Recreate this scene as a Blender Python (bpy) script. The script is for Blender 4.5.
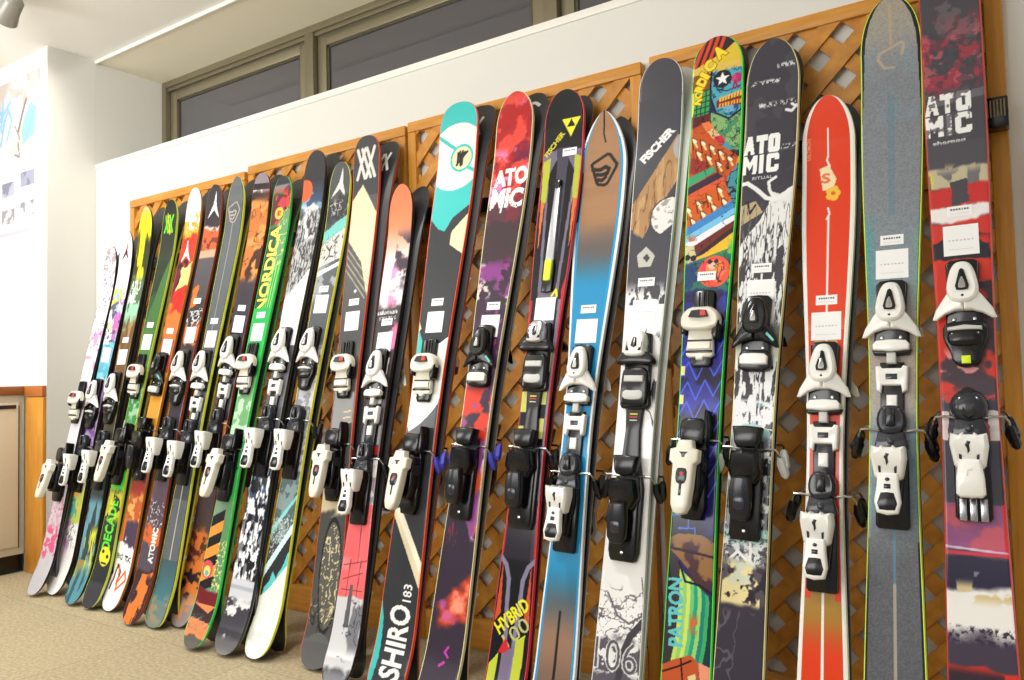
import bpy, bmesh, math, random
import numpy as np
from mathutils import Matrix, Vector
SC = bpy.context.scene
for o in list(bpy.data.objects): bpy.data.objects.remove(o, do_unlink=True)
COL = SC.collection

# ------------------------------------------------------------------ camera, world, lights, exposure
F = 776.8
YAW, PITCH, ROLL = -0.585405, 0.045808, -0.024909
CAM = np.array([3.5906, -2.0911, 0.8847])
def cam_axes():
    f = np.array([math.sin(YAW)*math.cos(PITCH), math.cos(YAW)*math.cos(PITCH), math.sin(PITCH)])
    r = np.array([math.cos(YAW), -math.sin(YAW), 0.0]); u = np.cross(r, f)
    return r*math.cos(ROLL)+u*math.sin(ROLL), -r*math.sin(ROLL)+u*math.cos(ROLL), f
CR, CU, CF = cam_axes()
cd = bpy.data.cameras.new('camera'); cam = bpy.data.objects.new('camera', cd); COL.objects.link(cam)
cd.sensor_width = 36; cd.lens = F/1024*36; cd.clip_start = .02; cd.clip_end = 100
M = Matrix.Identity(4)
for i in range(3):
    M[i][0] = CR[i]; M[i][1] = CU[i]; M[i][2] = -CF[i]; M[i][3] = CAM[i]
cam.matrix_world = M
SC.camera = cam

SC.view_settings.view_transform = 'Standard'
SC.view_settings.look = 'None'
SC.view_settings.exposure = -0.12
SC.view_settings.gamma = 1
SC.view_settings.use_curve_mapping = False

w = bpy.data.worlds.new('room_light'); SC.world = w; w.use_nodes = True
w.node_tree.nodes['Background'].inputs[0].default_value = (1.0, .98, .95, 1)
w.node_tree.nodes['Background'].inputs[1].default_value = 0.38

def area(name, loc, sx, sy, power, aim=None, col=(1, .96, .88)):
    l = bpy.data.lights.new(name, 'AREA'); l.shape = 'RECTANGLE'; l.size = sx; l.size_y = sy
    l.energy = power; l.color = col
    o = bpy.data.objects.new(name, l); COL.objects.link(o); o.location = loc
    if aim is not None:
        o.rotation_euler = (Vector(aim)-Vector(loc)).to_track_quat('-Z', 'Y').to_euler()
    return o
def aimed_spot(loc, aim, power, size=.05, cone=150):  # shared by the ceiling row and the added column fill
    l = bpy.data.lights.new('downlight_or_fill', 'SPOT'); l.energy = power; l.spot_size = math.radians(cone); l.spot_blend = 1.0
    l.shadow_soft_size = size; l.color = (1, .99, .97)
    o = bpy.data.objects.new('downlight_or_fill', l); COL.objects.link(o); o.location = loc
    o.rotation_euler = (Vector(aim)-Vector(loc)).to_track_quat('-Z', 'Y').to_euler(); return o
for x, pw in ((-1.5, 84), (-.35, 66), (.9, 64), (2.1, 72), (4.7, 108)): aimed_spot((x, -.98, 2.42), (x+.3, -1.15, .0), pw, .10, 128)
column_fill = aimed_spot((2.0, -2.5, 2.3), (-.3, .1, 2.1), 110, .12, 48)  # added fill spot brightening the column side and window recess
area('ceiling_fill', (-.6, -2.6, 1.5), 1.2, 1.2, 44, (-.3, -1.2, 2.6), (1, .99, .96))  # added fill thrown upward to brighten the ceiling
area('ceiling_fill', (1.8, -3.2, 1.5), 2.2, 1.2, 52, (1.4, -1.0, 2.7), (1, .99, .96))  # second added fill, lifts the ceiling and soffit
area('back_fill', (1.6, -4.2, 2.3), 6.0, 2.2, 40, (1.6, -1.0, 1.4), (1, .985, .95))  # broad unseen fill behind the camera, spread wide to weaken its reflections

# ------------------------------------------------------------------ helpers
def lin(c):
    c = np.asarray(c, float)/255.0
    return np.where(c <= .04045, c/12.92, ((c+.055)/1.055)**2.4)
def rgba(c): return tuple(float(x) for x in lin(c))+(1.0,)
_m = {}
def mat(name, c=(128, 128, 128), rough=.5, metal=0.0, spec=.5, coat=0.0):
    if name in _m: return _m[name]
    m = bpy.data.materials.new(name); m.use_nodes = True
    b = m.node_tree.nodes['Principled BSDF']
    b.inputs['Base Color'].default_value = rgba(c)
    b.inputs['Roughness'].default_value = rough; b.inputs['Metallic'].default_value = metal
    b.inputs['Specular IOR Level'].default_value = spec
    b.inputs['Coat Weight'].default_value = coat
    _m[name] = m; return m
def noise_mat(name, c0, c1, scale=8, rough=.6, stretch=(1, 1, 1), bump=0.0, detail=6, spec=.4, coords='Object', lo=.35, hi=.65):
    m = mat(name, c0, rough, spec=spec); nt = m.node_tree; n = nt.nodes; L = nt.links
    tc = n.new('ShaderNodeTexCoord'); mp = n.new('ShaderNodeMapping'); no = n.new('ShaderNodeTexNoise'); cr = n.new('ShaderNodeValToRGB')
    mp.inputs['Scale'].default_value = stretch; no.inputs['Scale'].default_value = scale; no.inputs['Detail'].default_value = detail
    cr.color_ramp.elements[0].position = lo; cr.color_ramp.elements[1].position = hi
    cr.color_ramp.elements[0].color = rgba(c0); cr.color_ramp.elements[1].color = rgba(c1)
    L.new(tc.outputs[coords], mp.inputs[0]); L.new(mp.outputs[0], no.inputs['Vector']); L.new(no.outputs['Fac'], cr.inputs[0])
    b = n['Principled BSDF']; L.new(cr.outputs[0], b.inputs['Base Color'])
    if bump:
        bp = n.new('ShaderNodeBump'); bp.inputs['Strength'].default_value = bump; bp.inputs['Distance'].default_value = .002
        L.new(no.outputs['Fac'], bp.inputs['Height']); L.new(bp.outputs[0], b.inputs['Normal'])
    return m
def paint_mat(name, rough=.3, coat=.25):
    m = mat(name, (128, 128, 128), rough, coat=coat); nt = m.node_tree
    a = nt.nodes.new('ShaderNodeVertexColor'); a.layer_name = 'paint'
    nt.nodes['Principled BSDF'].inputs['Coat Roughness'].default_value = .12
    nt.links.new(a.outputs[0], nt.nodes['Principled BSDF'].inputs['Base Color']); return m

def prop(o, label=None, cat=None, group=None, kind=None):
    if label: o['label'] = label
    if cat: o['category'] = cat
    if group: o['group'] = group
    if kind: o['kind'] = kind
    return o
def empty(name, loc=(0, 0, 0)):
    o = bpy.data.objects.new(name, None); COL.objects.link(o); o.location = loc; o.empty_display_size = .1; return o
def finish(bm, name, smooth=True, angle=35):
    bmesh.ops.recalc_face_normals(bm, faces=bm.faces)
    me = bpy.data.meshes.new(name); bm.to_mesh(me); bm.free()
    if smooth:
        me.polygons.foreach_set('use_smooth', [True]*len(me.polygons)); me.set_sharp_from_angle(angle=math.radians(angle))
    return me
def obj(name, me, mats, parent=None):
    o = bpy.data.objects.new(name, me); COL.objects.link(o)
    if mats is not None and len(me.materials) == 0:
        for m in (mats if isinstance(mats, (list, tuple)) else [mats]): me.materials.append(m)
    if parent is not None: o.parent = parent
    return o
def bx(bm, x0, x1, y0, y1, z0, z1, mi=0, bev=0.0):
    vs = [bm.verts.new((x, y, z)) for x in (x0, x1) for y in (y0, y1) for z in (z0, z1)]
    fs = [(0, 1, 3, 2), (4, 6, 7, 5), (0, 4, 5, 1), (2, 3, 7, 6), (0, 2, 6, 4), (1, 5, 7, 3)]
    faces = [bm.faces.new([vs[i] for i in f]) for f in fs]
    for f in faces: f.material_index = mi
    if bev:
        es = list({e for f in faces for e in f.edges})
        r = bmesh.ops.bevel(bm, geom=es, offset=bev, segments=2, affect='EDGES', profile=.5)
        for f in r['faces']: f.material_index = mi
def box_obj(name, ext, m, parent=None, bev=0.0):
    bm = bmesh.new(); bx(bm, *ext, bev=bev); return obj(name, finish(bm, name), m, parent)
def struct(o): o['kind'] = 'structure'; return o
def tube(bm, pts, r, n=8, mi=0):
    pts = [Vector(p) for p in pts]; rings = []
    up = None
    for i, p in enumerate(pts):
        d = (pts[min(i+1, len(pts)-1)]-pts[max(i-1, 0)]).normalized()
        if up is None: up = Vector((0, 0, 1)) if abs(d.z) < .8 else Vector((1, 0, 0))
        a = d.cross(up).normalized(); b = a.cross(d).normalized(); up = b
        rr = r[i] if isinstance(r, (list, tuple)) else r
        rings.append([bm.verts.new(p+a*math.cos(2*math.pi*k/n)*rr+b*math.sin(2*math.pi*k/n)*rr) for k in range(n)])
    for i in range(len(rings)-1):
        for k in range(n):
            f = bm.faces.new((rings[i][k], rings[i][(k+1) % n], rings[i+1][(k+1) % n], rings[i+1][k])); f.material_index = mi
    f = bm.faces.new(rings[0][::-1]); f.material_index = mi
    f = bm.faces.new(rings[-1]); f.material_index = mi
# slab in ski space: outline (u, s), heights along n.  ski space -> local: x=u, y=-n, z=s
def slab(bm, pts, n0, n1, bev=.003, mi=0, rows=2):
    c = np.mean(np.array(pts), axis=0)
    P = [Vector((p[0], p[1])) for p in pts]; k = len(P)
    hf = n1 if callable(n1) else (lambda u, s: n1)
    lf = n0 if callable(n0) else (lambda u, s: n0)
    ar = sum(P[i].x*P[(i+1) % k].y-P[(i+1) % k].x*P[i].y for i in range(k)); sg = 1 if ar > 0 else -1
    def inset(d):
        out = []
        for i in range(k):
            a = (P[i]-P[i-1]).normalized(); b = (P[(i+1) % k]-P[i]).normalized()
            na = Vector((-a.y, a.x))*sg; nb = Vector((-b.y, b.x))*sg; m = na+nb
            if m.length < .3: m = na
            m = m.normalized(); q = max(.45, m.dot(na)); out.append(P[i]+m*(d/q))
        return out
    rings = []
    rings.append([bm.verts.new((p.x, -lf(p.x, p.y), p.y)) for p in P])
    rings.append([bm.verts.new((p.x, -(hf(p.x, p.y)-bev), p.y)) for p in P])
    if rows > 1:
        q = inset(bev*.35); rings.append([bm.verts.new((p.x, -(hf(p.x, p.y)-bev*.35), p.y)) for p in q])
    q = inset(bev); rings.append([bm.verts.new((p.x, -hf(p.x, p.y), p.y)) for p in q])
    for a, b in zip(rings, rings[1:]):
        for i in range(k):
            f = bm.faces.new((a[i], a[(i+1) % k], b[(i+1) % k], b[i])); f.material_index = mi
    f = bm.faces.new(rings[-1]); f.material_index = mi
    f = bm.faces.new(rings[0][::-1]); f.material_index = mi
def mir(half): # right half from top to bottom -> closed outline
    return half+[(-u, s) for u, s in half[::-1] if abs(u) > 1e-6]
def smooth_poly(pts, it=1):
    for _ in range(it):
        out = []
        for i in range(len(pts)):
            a = pts[i]; b = pts[(i+1) % len(pts)]
            out += [(a[0]*.75+b[0]*.25, a[1]*.75+b[1]*.25), (a[0]*.25+b[0]*.75, a[1]*.25+b[1]*.75)]
        pts = out
    return pts
def dome(bm, u, s, n, ru, rs, rn, mi=0, seg=16, rings=6, pw=2.0):
    R = []
    for j in range(rings+1):
        t = j/rings*math.pi/2; ring = []
        if j == rings: ring = [bm.verts.new((u, -(n+rn), s))]
        else:
            for k in range(seg):
                a = 2*math.pi*k/seg; ca, sa = math.cos(a), math.sin(a)
                e = 2/pw
                cx = abs(ca)**e*(1 if ca > 0 else -1); sx = abs(sa)**e*(1 if sa > 0 else -1)
                ring.append(bm.verts.new((u+ru*cx*math.cos(t)**.7, -(n+rn*math.sin(t)), s+rs*sx*math.cos(t)**.7)))
        R.append(ring)
    for j in range(rings):
        for k in range(seg):
            if j == rings-1: f = bm.faces.new((R[j][k], R[j][(k+1) % seg], R[j+1][0]))
            else: f = bm.faces.new((R[j][k], R[j][(k+1) % seg], R[j+1][(k+1) % seg], R[j+1][k]))
            f.material_index = mi
    f = bm.faces.new(R[0][::-1]); f.material_index = mi

# text -> 2D triangles (unit box)
_tx = {}
def text_tris(s, bold=.0):
    key = (s, bold)
    if key in _tx: return _tx[key]
    c = bpy.data.curves.new('lettering', 'FONT'); c.body = s; c.offset = bold; c.size = 1; c.resolution_u = 3
    c.space_line = .78
    o = bpy.data.objects.new('lettering', c); COL.objects.link(o)
    dg = bpy.context.evaluated_depsgraph_get(); dg.update(); me = o.evaluated_get(dg).to_mesh()
    me.calc_loop_triangles()
    V = np.array([v.co[:2] for v in me.vertices]); T = np.array([t.vertices[:] for t in me.loop_triangles])
    o.evaluated_get(dg).to_mesh_clear(); bpy.data.objects.remove(o); bpy.data.curves.remove(c)
    lo, hi = V.min(0), V.max(0); V = (V-lo)/(hi-lo)-.5
    _tx[key] = V[T]; return _tx[key]

# ------------------------------------------------------------------ noise + painter
_rng = np.random.RandomState(7); _G = _rng.rand(256, 256)
def vnoise(x, y):
    xi = np.floor(x).astype(int); yi = np.floor(y).astype(int); fx = x-xi; fy = y-yi
    fx = fx*fx*(3-2*fx); fy = fy*fy*(3-2*fy)
    g = lambda a, b: _G[a & 255, b & 255]
    return (g(xi, yi)*(1-fx)+g(xi+1, yi)*fx)*(1-fy)+(g(xi, yi+1)*(1-fx)+g(xi+1, yi+1)*fx)*fy
def fbm(x, y, o=4):
    t = 0; a = .5; n = 0
    for k in range(o):
        t = t+a*vnoise(x+17.3*k, y+31.7*k); n += a; a *= .5; x = x*2.03; y = y*2.03
    return t/n
def sst(a, b, x):
    if a == b: return (x >= a).astype(float)
    t = np.clip((x-a)/(b-a), 0, 1); return t*t*(3-2*t)
class Painter:
    def __init__(s, U, X, S, Y, s_of_y, hw_of_s, seed):
        s.U, s.X, s.S, s.Y = U, X, S, Y; s.soy = s_of_y; s.hw = hw_of_s; s.seed = seed
        s.C = np.zeros((len(U), 3)); s.C[:] = 60
    def put(s, m, c):
        m = np.clip(np.asarray(m, float), 0, 1)[:, None]; c = np.asarray(c, float)
        s.C = s.C*(1-m)+c*m
    def fill(s, c): s.C[:] = c
    def n(s, f=20, fy=None, k=0, o=4):
        fy = f if fy is None else fy
        return np.clip((fbm(s.X*f+s.seed*3.7+k*11.1+50, s.S*fy+s.seed*5.3+k*7.7+50, o)-.5)*1.6+.5, 0, 1)
    def band(s, y0, y1, c, soft=0, wob=0, f=25, a=1.0, k=0):
        Y = s.Y+((s.n(f, k=k)-.5)*2*wob if wob else 0)
        if soft: m = sst(y0-soft, y0+soft, Y)*(1-sst(y1-soft, y1+soft, Y))
        else: m = ((Y >= y0) & (Y < y1)).astype(float)
        s.put(m*a, c)
    def grad(s, y0, y1, c0, c1):
        m = (s.Y >= y0) & (s.Y < y1); t = np.clip((s.Y-y0)/(y1-y0), 0, 1)[:, None]
        s.C[m] = (np.asarray(c0, float)*(1-t)+np.asarray(c1, float)*t)[m]
    def spl(s, c, y0=-999, y1=9999, thr=.5, f=25, fy=None, k=0, soft=.04, u0=-2, u1=2, fade=6, a=1.0, o=4):
        n = s.n(f, fy, k, o)
        m = sst(thr-soft, thr+soft, n)*sst(y0-fade, y0+fade, s.Y)*(1-sst(y1-fade, y1+fade, s.Y))*((s.U >= u0) & (s.U <= u1))
        s.put(m*a, c)
    def veins(s, c, y0=-999, y1=9999, w=.03, f=25, fy=None, k=0, u0=-2, u1=2, a=1.0, o=3, fade=4):
        n = s.n(f, fy, k, o)
        m = (1-sst(w*.5, w, np.abs(n-.5)))*sst(y0-fade, y0+fade, s.Y)*(1-sst(y1-fade, y1+fade, s.Y))*((s.U >= u0) & (s.U <= u1))
        s.put(m*a, c)
    def xy(s, p):
        S0 = s.soy(p[1]); return (p[0]*s.hw(S0), S0)
    def vh(s, y0, y1): return abs(s.soy(y0)-s.soy(y1))
    def poly(s, pts, c, a=1.0, wob=0, f=30, k=0, rnd=0):
        P = [s.xy(p) for p in pts]
        if rnd: P = smooth_poly(P, rnd)
        X, Z = s.X, s.S
        if wob: X = X+(s.n(f, k=k)-.5)*2*wob; Z = Z+(s.n(f, k=k+5)-.5)*2*wob
        ins = np.zeros(len(X), bool); j = len(P)-1
        for i in range(len(P)):
            xi, yi = P[i]; xj, yj = P[j]
            if yi != yj:
                ins ^= ((yi > Z) != (yj > Z)) & (X < (xj-xi)*(Z-yi)/(yj-yi)+xi)
            j = i
        s.put(ins*a, c)
    def line(s, pts, w, c, a=1.0, metric=False):
        P = pts if metric else [s.xy(p) for p in pts]
        lo = np.min(np.array(P), 0)-w; hi = np.max(np.array(P), 0)+w
        idx = np.where((s.X > lo[0]) & (s.X < hi[0]) & (s.S > lo[1]) & (s.S < hi[1]))[0]
        if not len(idx): return
        X, Z = s.X[idx], s.S[idx]; d = np.full(len(idx), 9.0)
        for (x0, y0), (x1, y1) in zip(P, P[1:]):
            L2 = (x1-x0)**2+(y1-y0)**2+1e-12; t = np.clip(((X-x0)*(x1-x0)+(Z-y0)*(y1-y0))/L2, 0, 1)
            d = np.minimum(d, np.hypot(X-x0-t*(x1-x0), Z-y0-t*(y1-y0)))
        m = np.zeros(len(s.X)); m[idx] = 1-sst(w/2-.0004, w/2+.0006, d); s.put(m*a, c)
    def circ(s, u, y, r, c, r0=None, a=1.0, asp=1.0):
        x, z = s.xy((u, y)); d = np.hypot((s.X-x)/asp, s.S-z); m = d < r
        if r0 is not None: m &= d > r0
        s.put(m*a, c)
    def text(s, t, u, y, w, h, rot, c, bold=.0, a=1.0, shear=0.0, holes=0):
        T = text_tris(t, bold); x0, z0 = s.xy((u, y)); ca, sa = math.cos(rot), math.sin(rot)
        dx, dz = s.X-x0, s.S-z0; lx = (dx*ca+dz*sa)/w; ly = (-dx*sa+dz*ca)/h; lx = lx-shear*ly
        idx = np.where((np.abs(lx) < .55) & (np.abs(ly) < .55))[0]
        if not len(idx): return
        px, py = lx[idx], ly[idx]; ins = np.zeros(len(idx), bool)
        for (a0, b0, c0) in T:
            d1 = (px-b0[0])*(a0[1]-b0[1])-(a0[0]-b0[0])*(py-b0[1])
            d2 = (px-c0[0])*(b0[1]-c0[1])-(b0[0]-c0[0])*(py-c0[1])
            d3 = (px-a0[0])*(c0[1]-a0[1])-(c0[0]-a0[0])*(py-a0[1])
            ins |= ((d1 >= 0) & (d2 >= 0) & (d3 >= 0)) | ((d1 <= 0) & (d2 <= 0) & (d3 <= 0))
        m = np.zeros(len(s.X)); m[idx] = ins
        if holes: m *= (s.n(120, k=9, o=2) > holes)
        s.put(m*a, c)

# ------------------------------------------------------------------ the graphics of the topsheets (p: painter; u -1..1 across, y along)
W_ = (238, 238, 234); K_ = (22, 22, 26)
def chevron(p, u, y, r, c, tilt=0.0):      # three-pointed peak mark
    x, z = p.xy((u, y)); q = lambda a, b: (x+a*math.cos(tilt)-b*math.sin(tilt), z+a*math.sin(tilt)+b*math.cos(tilt))
    pts = [q(0, r), q(r*.16, r*.1), q(r*.62, -r*.85), q(0, -r*.28), q(-r*.62, -r*.85), q(-r*.16, r*.1)]
    h = p.hw(z); p.poly_m(pts, c)
def _poly_m(s, P, c, a=1.0):
    X, Z = s.X, s.S; ins = np.zeros(len(X), bool); j = len(P)-1
    for i in range(len(P)):
        xi, yi = P[i]; xj, yj = P[j]
        if yi != yj: ins ^= ((yi > Z) != (yj > Z)) & (X < (xj-xi)*(Z-yi)/(yj-yi)+xi)
        j = i
    s.put(ins*a, c)
Painter.poly_m = _poly_m
def vmark(p, u, y, r, c, w=.009):          # crossed double-V mark
    x, z = p.xy((u, y))
    for a, b, d, e in ((-.95, 1, -.1, -1), (-.1, 1, -.95, -1), (-.45, 1, .55, -1), (.1, 1, 1.0, -1), (.95, 1, .05, -1)):
        p.line([(x+a*r*.8, z+b*r), (x+d*r*.8, z+e*r)], w, c, metric=True)
def slogo(p, u, y, r, c, w=.006):          # rounded frame with a wave inside
    x, z = p.xy((u, y)); q = lambda pts: [(x+a*r, z+b*r) for a, b in pts]
    p.line(q([(-.85, .45), (-.7, .55), (.25, 1.0), (.45, .95), (.95, .25), (.92, .1), (.35, -.95), (.15, -1.05), (-.3, -.95), (-.42, -.8), (-.85, .45)]), w, c, metric=True)
    p.line(q([(-.75, .10), (-.2, .02), (.15, .18), (.42, .02), (.3, -.28), (-.1, -.32), (-.5, -.28)]), w*1.25, c, metric=True)
    p.line(q([(-.42, -.62), (-.05, -.70), (.2, -.52)]), w*1.2, c, metric=True)

BL = {'A': [[(0, 0), (.34, 1), (.72, 1), (1, 0), (.66, 0), (.60, .24), (.42, .24), (.36, 0)]], 'T': [[(0, 1), (1, 1), (1, .70), (.68, .70), (.68, 0), (.32, 0), (.32, .70), (0, .70)]],
 'O': [[(0, .12), (.12, 0), (.88, 0), (1, .12), (1, .88), (.88, 1), (.12, 1), (0, .88)]], 'M': [[(0, 0), (0, 1), (.26, 1), (.5, .62), (.74, 1), (1, 1), (1, 0), (.72, 0), (.72, .5), (.5, .2), (.28, .5), (.28, 0)]],
 'I': [[(.2, 0), (.2, 1), (.8, 1), (.8, 0)]], 'C': [[(0, .12), (.12, 0), (.88, 0), (1, .12), (1, .36), (.66, .36), (.66, .26), (.36, .26), (.36, .74), (.66, .74), (.66, .64), (1, .64), (1, .88), (.88, 1), (.12, 1), (0, .88)]]}
def block(p, u, y0, y1, wd, c, bg):      # heavy stacked lettering ATO over MIC, rows interlocked
    x, zt = p.xy((u, y0)); x, zb = p.xy((u, y1)); x -= wd/2; hh = (zt-zb)
    for row, (t, z0, z1) in enumerate((('ATO', zb+hh*.515, zt), ('MIC', zb, zb+hh*.485))):
        ws = {'I': .55, 'M': 1.15}; tot = sum(ws.get(q, 1) for q in t)+.10*(len(t)-1); cx = x
        for q in t:
            w = ws.get(q, 1)*wd/tot
            for P in BL[q]: p.poly_m([(cx+a*w, z0+b*(z1-z0)) for a, b in P], c)
            if q == 'O': p.poly_m([(cx+w*.42, z0+(z1-z0)*.28), (cx+w*.60, z0+(z1-z0)*.28), (cx+w*.60, z0+(z1-z0)*.74), (cx+w*.42, z0+(z1-z0)*.74)], bg)
            cx += w+.10*wd/tot
def art_A(p):
    p.fill((236, 232, 230))
    p.veins((96, 92, 130), 248, 350, .05, 45, k=1, a=.8); p.spl((150, 130, 140), 246, 275, .55, 60, k=2, a=.7)
    p.veins((60, 70, 150), 275, 340, .04, 30, k=3, a=.8); p.spl((214, 150, 190), 330, 400, .62, 30, k=4)
    p.grad(400, 470, (215, 205, 214), (205, 200, 208))
    p.grad(470, 640, (205, 198, 206), (176, 176, 182))
    p.veins((214, 96, 150), 480, 520, .10, 40, k=5); p.spl((212, 84, 132), 525, 560, .52, 55, k=6)
def art_B(p):
    p.fill((236, 234, 234))
    p.spl((150, 190, 215), 285, 385, .55, 28, k=1); p.spl((190, 110, 180), 290, 370, .58, 32, k=2); p.spl((225, 220, 90), 285, 330, .64, 40, k=3)
    p.spl((90, 90, 120), 300, 380, .66, 45, k=7)
    p.band(345, 385, (90, 185, 205), 6, 12, k=3, a=.8)
    chevron(p, .1, 252, .05, (92, 44, 62), -.1)
    p.grad(385, 500, (150, 120, 170), (196, 190, 214)); p.spl((120, 80, 150), 385, 480, .5, 24, k=4)
    p.band(488, 530, (190, 200, 90), 5, 10, k=5); p.spl((90, 170, 150), 488, 530, .5, 35, k=6, u0=-1, u1=.4); p.spl((235, 180, 90), 488, 512, .6, 35, k=8)
    p.band(522, 700, (232, 232, 232), 3, 6); p.spl((190, 160, 200), 515, 550, .5, 25, k=9, u1=0)
    p.veins((70, 70, 78), 524, 546, .09, 60, k=10, u0=-.6, u1=.8)
def art_C(p):
    p.fill((150, 130, 70)); p.grad(200, 225, (222, 208, 170), (160, 150, 60)); p.grad(225, 300, (110, 110, 30), (60, 62, 40))
    p.spl((226, 218, 40), 212, 300, .42, 50, 8, k=1)
    p.spl((60, 66, 40), 240, 310, .52, 40, 9, k=2)
    p.band(285, 335, (150, 196, 170), 10, 12, k=3); p.spl((90, 110, 80), 280, 330, .5, 45, 10, k=4)
    p.text('ATO\nMIC', -.1, 292, .075, .10, 0, W_, .02, holes=.25)
    p.band(322, 400, (112, 82, 52), 8, 10, k=5); p.spl((160, 130, 90), 320, 390, .6, 30, 10, k=6)
    p.grad(400, 470, (96, 78, 50), (30, 40, 44))
    p.grad(470, 560, (44, 56, 62), (40, 66, 76)); p.spl((96, 150, 166), 500, 570, .52, 40, 8, k=7); p.spl((206, 208, 50), 528, 590, .53, 60, 6, k=8)
    p.band(572, 700, (80, 140, 156), 6, 8, k=9); p.spl((50, 84, 96), 572, 640, .55, 45, 9, k=10)
def art_D(p):
    p.fill((48, 60, 46)); p.grad(195, 260, (42, 46, 40), (54, 62, 52))
    p.poly([(1, 255), (1, 380), (-1, 380), (-1, 330), (.3, 275)], (72, 112, 62)); p.grad(330, 420, (78, 120, 62), (90, 130, 60))
    p.poly([(-1, 300), (-.2, 290), (-1, 340)], (60, 80, 60))
    vmark(p, -.05, 224, .036, (110, 226, 50), .009); p.line([(-.3, 214), (.2, 234)], .008, (240, 180, 40))
    p.band(380, 425, (60, 130, 70)); p.spl((150, 190, 150), 385, 420, .6, 60, k=3)
    p.band(425, 700, (40, 44, 44))
    p.band(470, 490, (60, 180, 60), 2); p.text('DECADE', .0, 525, .20, .06, math.pi/2, (90, 220, 50), .03)
    p.spl((226, 220, 50), 490, 520, .5, 40, k=4, a=.8)
    p.circ(.1, 556, .038, (226, 226, 50)); p.circ(-.2, 552, .009, (30, 30, 30)); p.circ(.4, 556, .009, (30, 30, 30)); p.line([(-.2, 563), (.4, 563)], .006, (30, 30, 30))
    p.band(582, 700, (58, 58, 64), 2)
def art_E(p):
    p.fill((150, 60, 40)); p.band(180, 222, (240, 236, 232)); p.band(216, 240, (226, 170, 60), 3, 8, k=1); p.spl((240, 236, 230), 210, 236, .6, 50, k=2)
    p.band(236, 266, (196, 60, 44), 4, 8, k=3); chevron(p, -.1, 252, .055, W_, .1)
    p.band(264, 292, (62, 36, 40), 4, 10, k=4)
    p.poly([(-.2, 268), (1, 262), (1, 300), (-.6, 300)], (226, 200, 130), wob=.01); p.poly([(-.6, 292), (1, 284), (1, 312), (-.9, 316)], (196, 52, 40), wob=.01)
    p.poly([(-1, 270), (-.3, 268), (-.8, 300), (-1, 305)], (110, 40, 60))
    p.band(310, 342, (224, 118, 60), 4, 8, k=5); p.band(340, 372, (176, 66, 50), 3, 5, k=6)
    p.grad(372, 440, (220, 150, 50), (200, 150, 60)); p.band(440, 482, (60, 50, 60)); p.band(482, 500, (150, 48, 44), 3, 5)
    p.band(496, 524, (230, 170, 90), 4, 8, k=7); p.spl((190, 90, 50), 494, 530, .55, 35, k=8)
    p.band(522, 560, (76, 62, 84), 3, 4); p.poly([(-1, 515), (-.6, 515), (-.6, 580), (-1, 580)], (214, 110, 60))
    p.band(545, 700, (244, 244, 244), 1, 8, k=9)
    p.text('BIG', -.55, 558, .045, .022, 0, K_, .03); p.text('TDC', .45, 558, .045, .022, 0, K_, .03)
    p.line([(-.6, 590), (-.5, 566), (0, 572), (-.1, 582)], .009, (70, 40, 30)); p.line([(-.1, 584), (.5, 570), (.8, 578), (.2, 588)], .010, (222, 110, 50)); p.line([(-.3, 566), (.1, 590)], .008, (222, 110, 50))
def art_F(p):
    p.fill((64, 60, 62)); p.band(180, 236, (54, 50, 54)); chevron(p, .15, 206, .06, (236, 236, 236), -.05)
    p.band(226, 232, (200, 190, 180), 1, 3); p.band(230, 252, (206, 96, 50), 2, 6, k=1); p.spl((120, 50, 40), 228, 254, .55, 40, k=2)
    p.band(250, 258, (190, 160, 130), 1); p.grad(258, 300, (86, 82, 88), (76, 74, 78))
    p.poly([(-.8, 288), (-.2, 284), (-.1, 305), (-.8, 308)], (214, 116, 40), wob=.008)
    p.veins((230, 230, 230), 308, 330, .06, 55, k=3); p.circ(.2, 316, .022, (220, 220, 220), .018)
    p.spl((216, 110, 50), 325, 350, .6, 30, k=4)
    p.band(350, 500, (60, 54, 60)); p.band(478, 535, (88, 72, 84)); p.veins((226, 226, 226), 500, 526, .03, 30, k=5)
    p.band(528, 545, (206, 100, 50), 3, 8, k=6); p.band(545, 575, (84, 74, 86), 2, 6, k=7)
    p.text('ATOMIC', .35, 545, .13, .034, math.pi/2, W_, .04)
    p.band(572, 700, (58, 44, 46), 3, 6); p.poly([(-.2, 575), (.9, 572), (.6, 640), (-.7, 645), (-.5, 600)], (222, 120, 52), wob=.006); p.spl((60, 40, 40), 575, 630, .62, 40, 14, k=8)
def art_G(p):
    p.fill((98, 104, 108)); p.put(p.n(300, k=1, o=2)*.25, (60, 66, 70)); p.grad(170, 200, (88, 92, 98), (98, 104, 108))
    p.band(172, 186, (100, 104, 108)); slogo(p, -.1, 212, .04, (176, 160, 150), .005); p.line([(-.1, 222), (-.1, 330)], .004, (170, 160, 150))
    p.grad(350, 500, (80, 84, 90), (72, 76, 80)); p.line([(0, 480), (0, 580)], .004, (180, 170, 160))
    p.grad(560, 600, (66, 90, 98), (70, 120, 130)); p.grad(600, 650, (100, 126, 126), (130, 130, 116)); p.spl((180, 140, 90), 596, 622, .55, 30, k=3, a=.6)
    e = (np.abs(p.U) > .88); p.put(e*1.0, (60, 64, 66))
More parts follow.
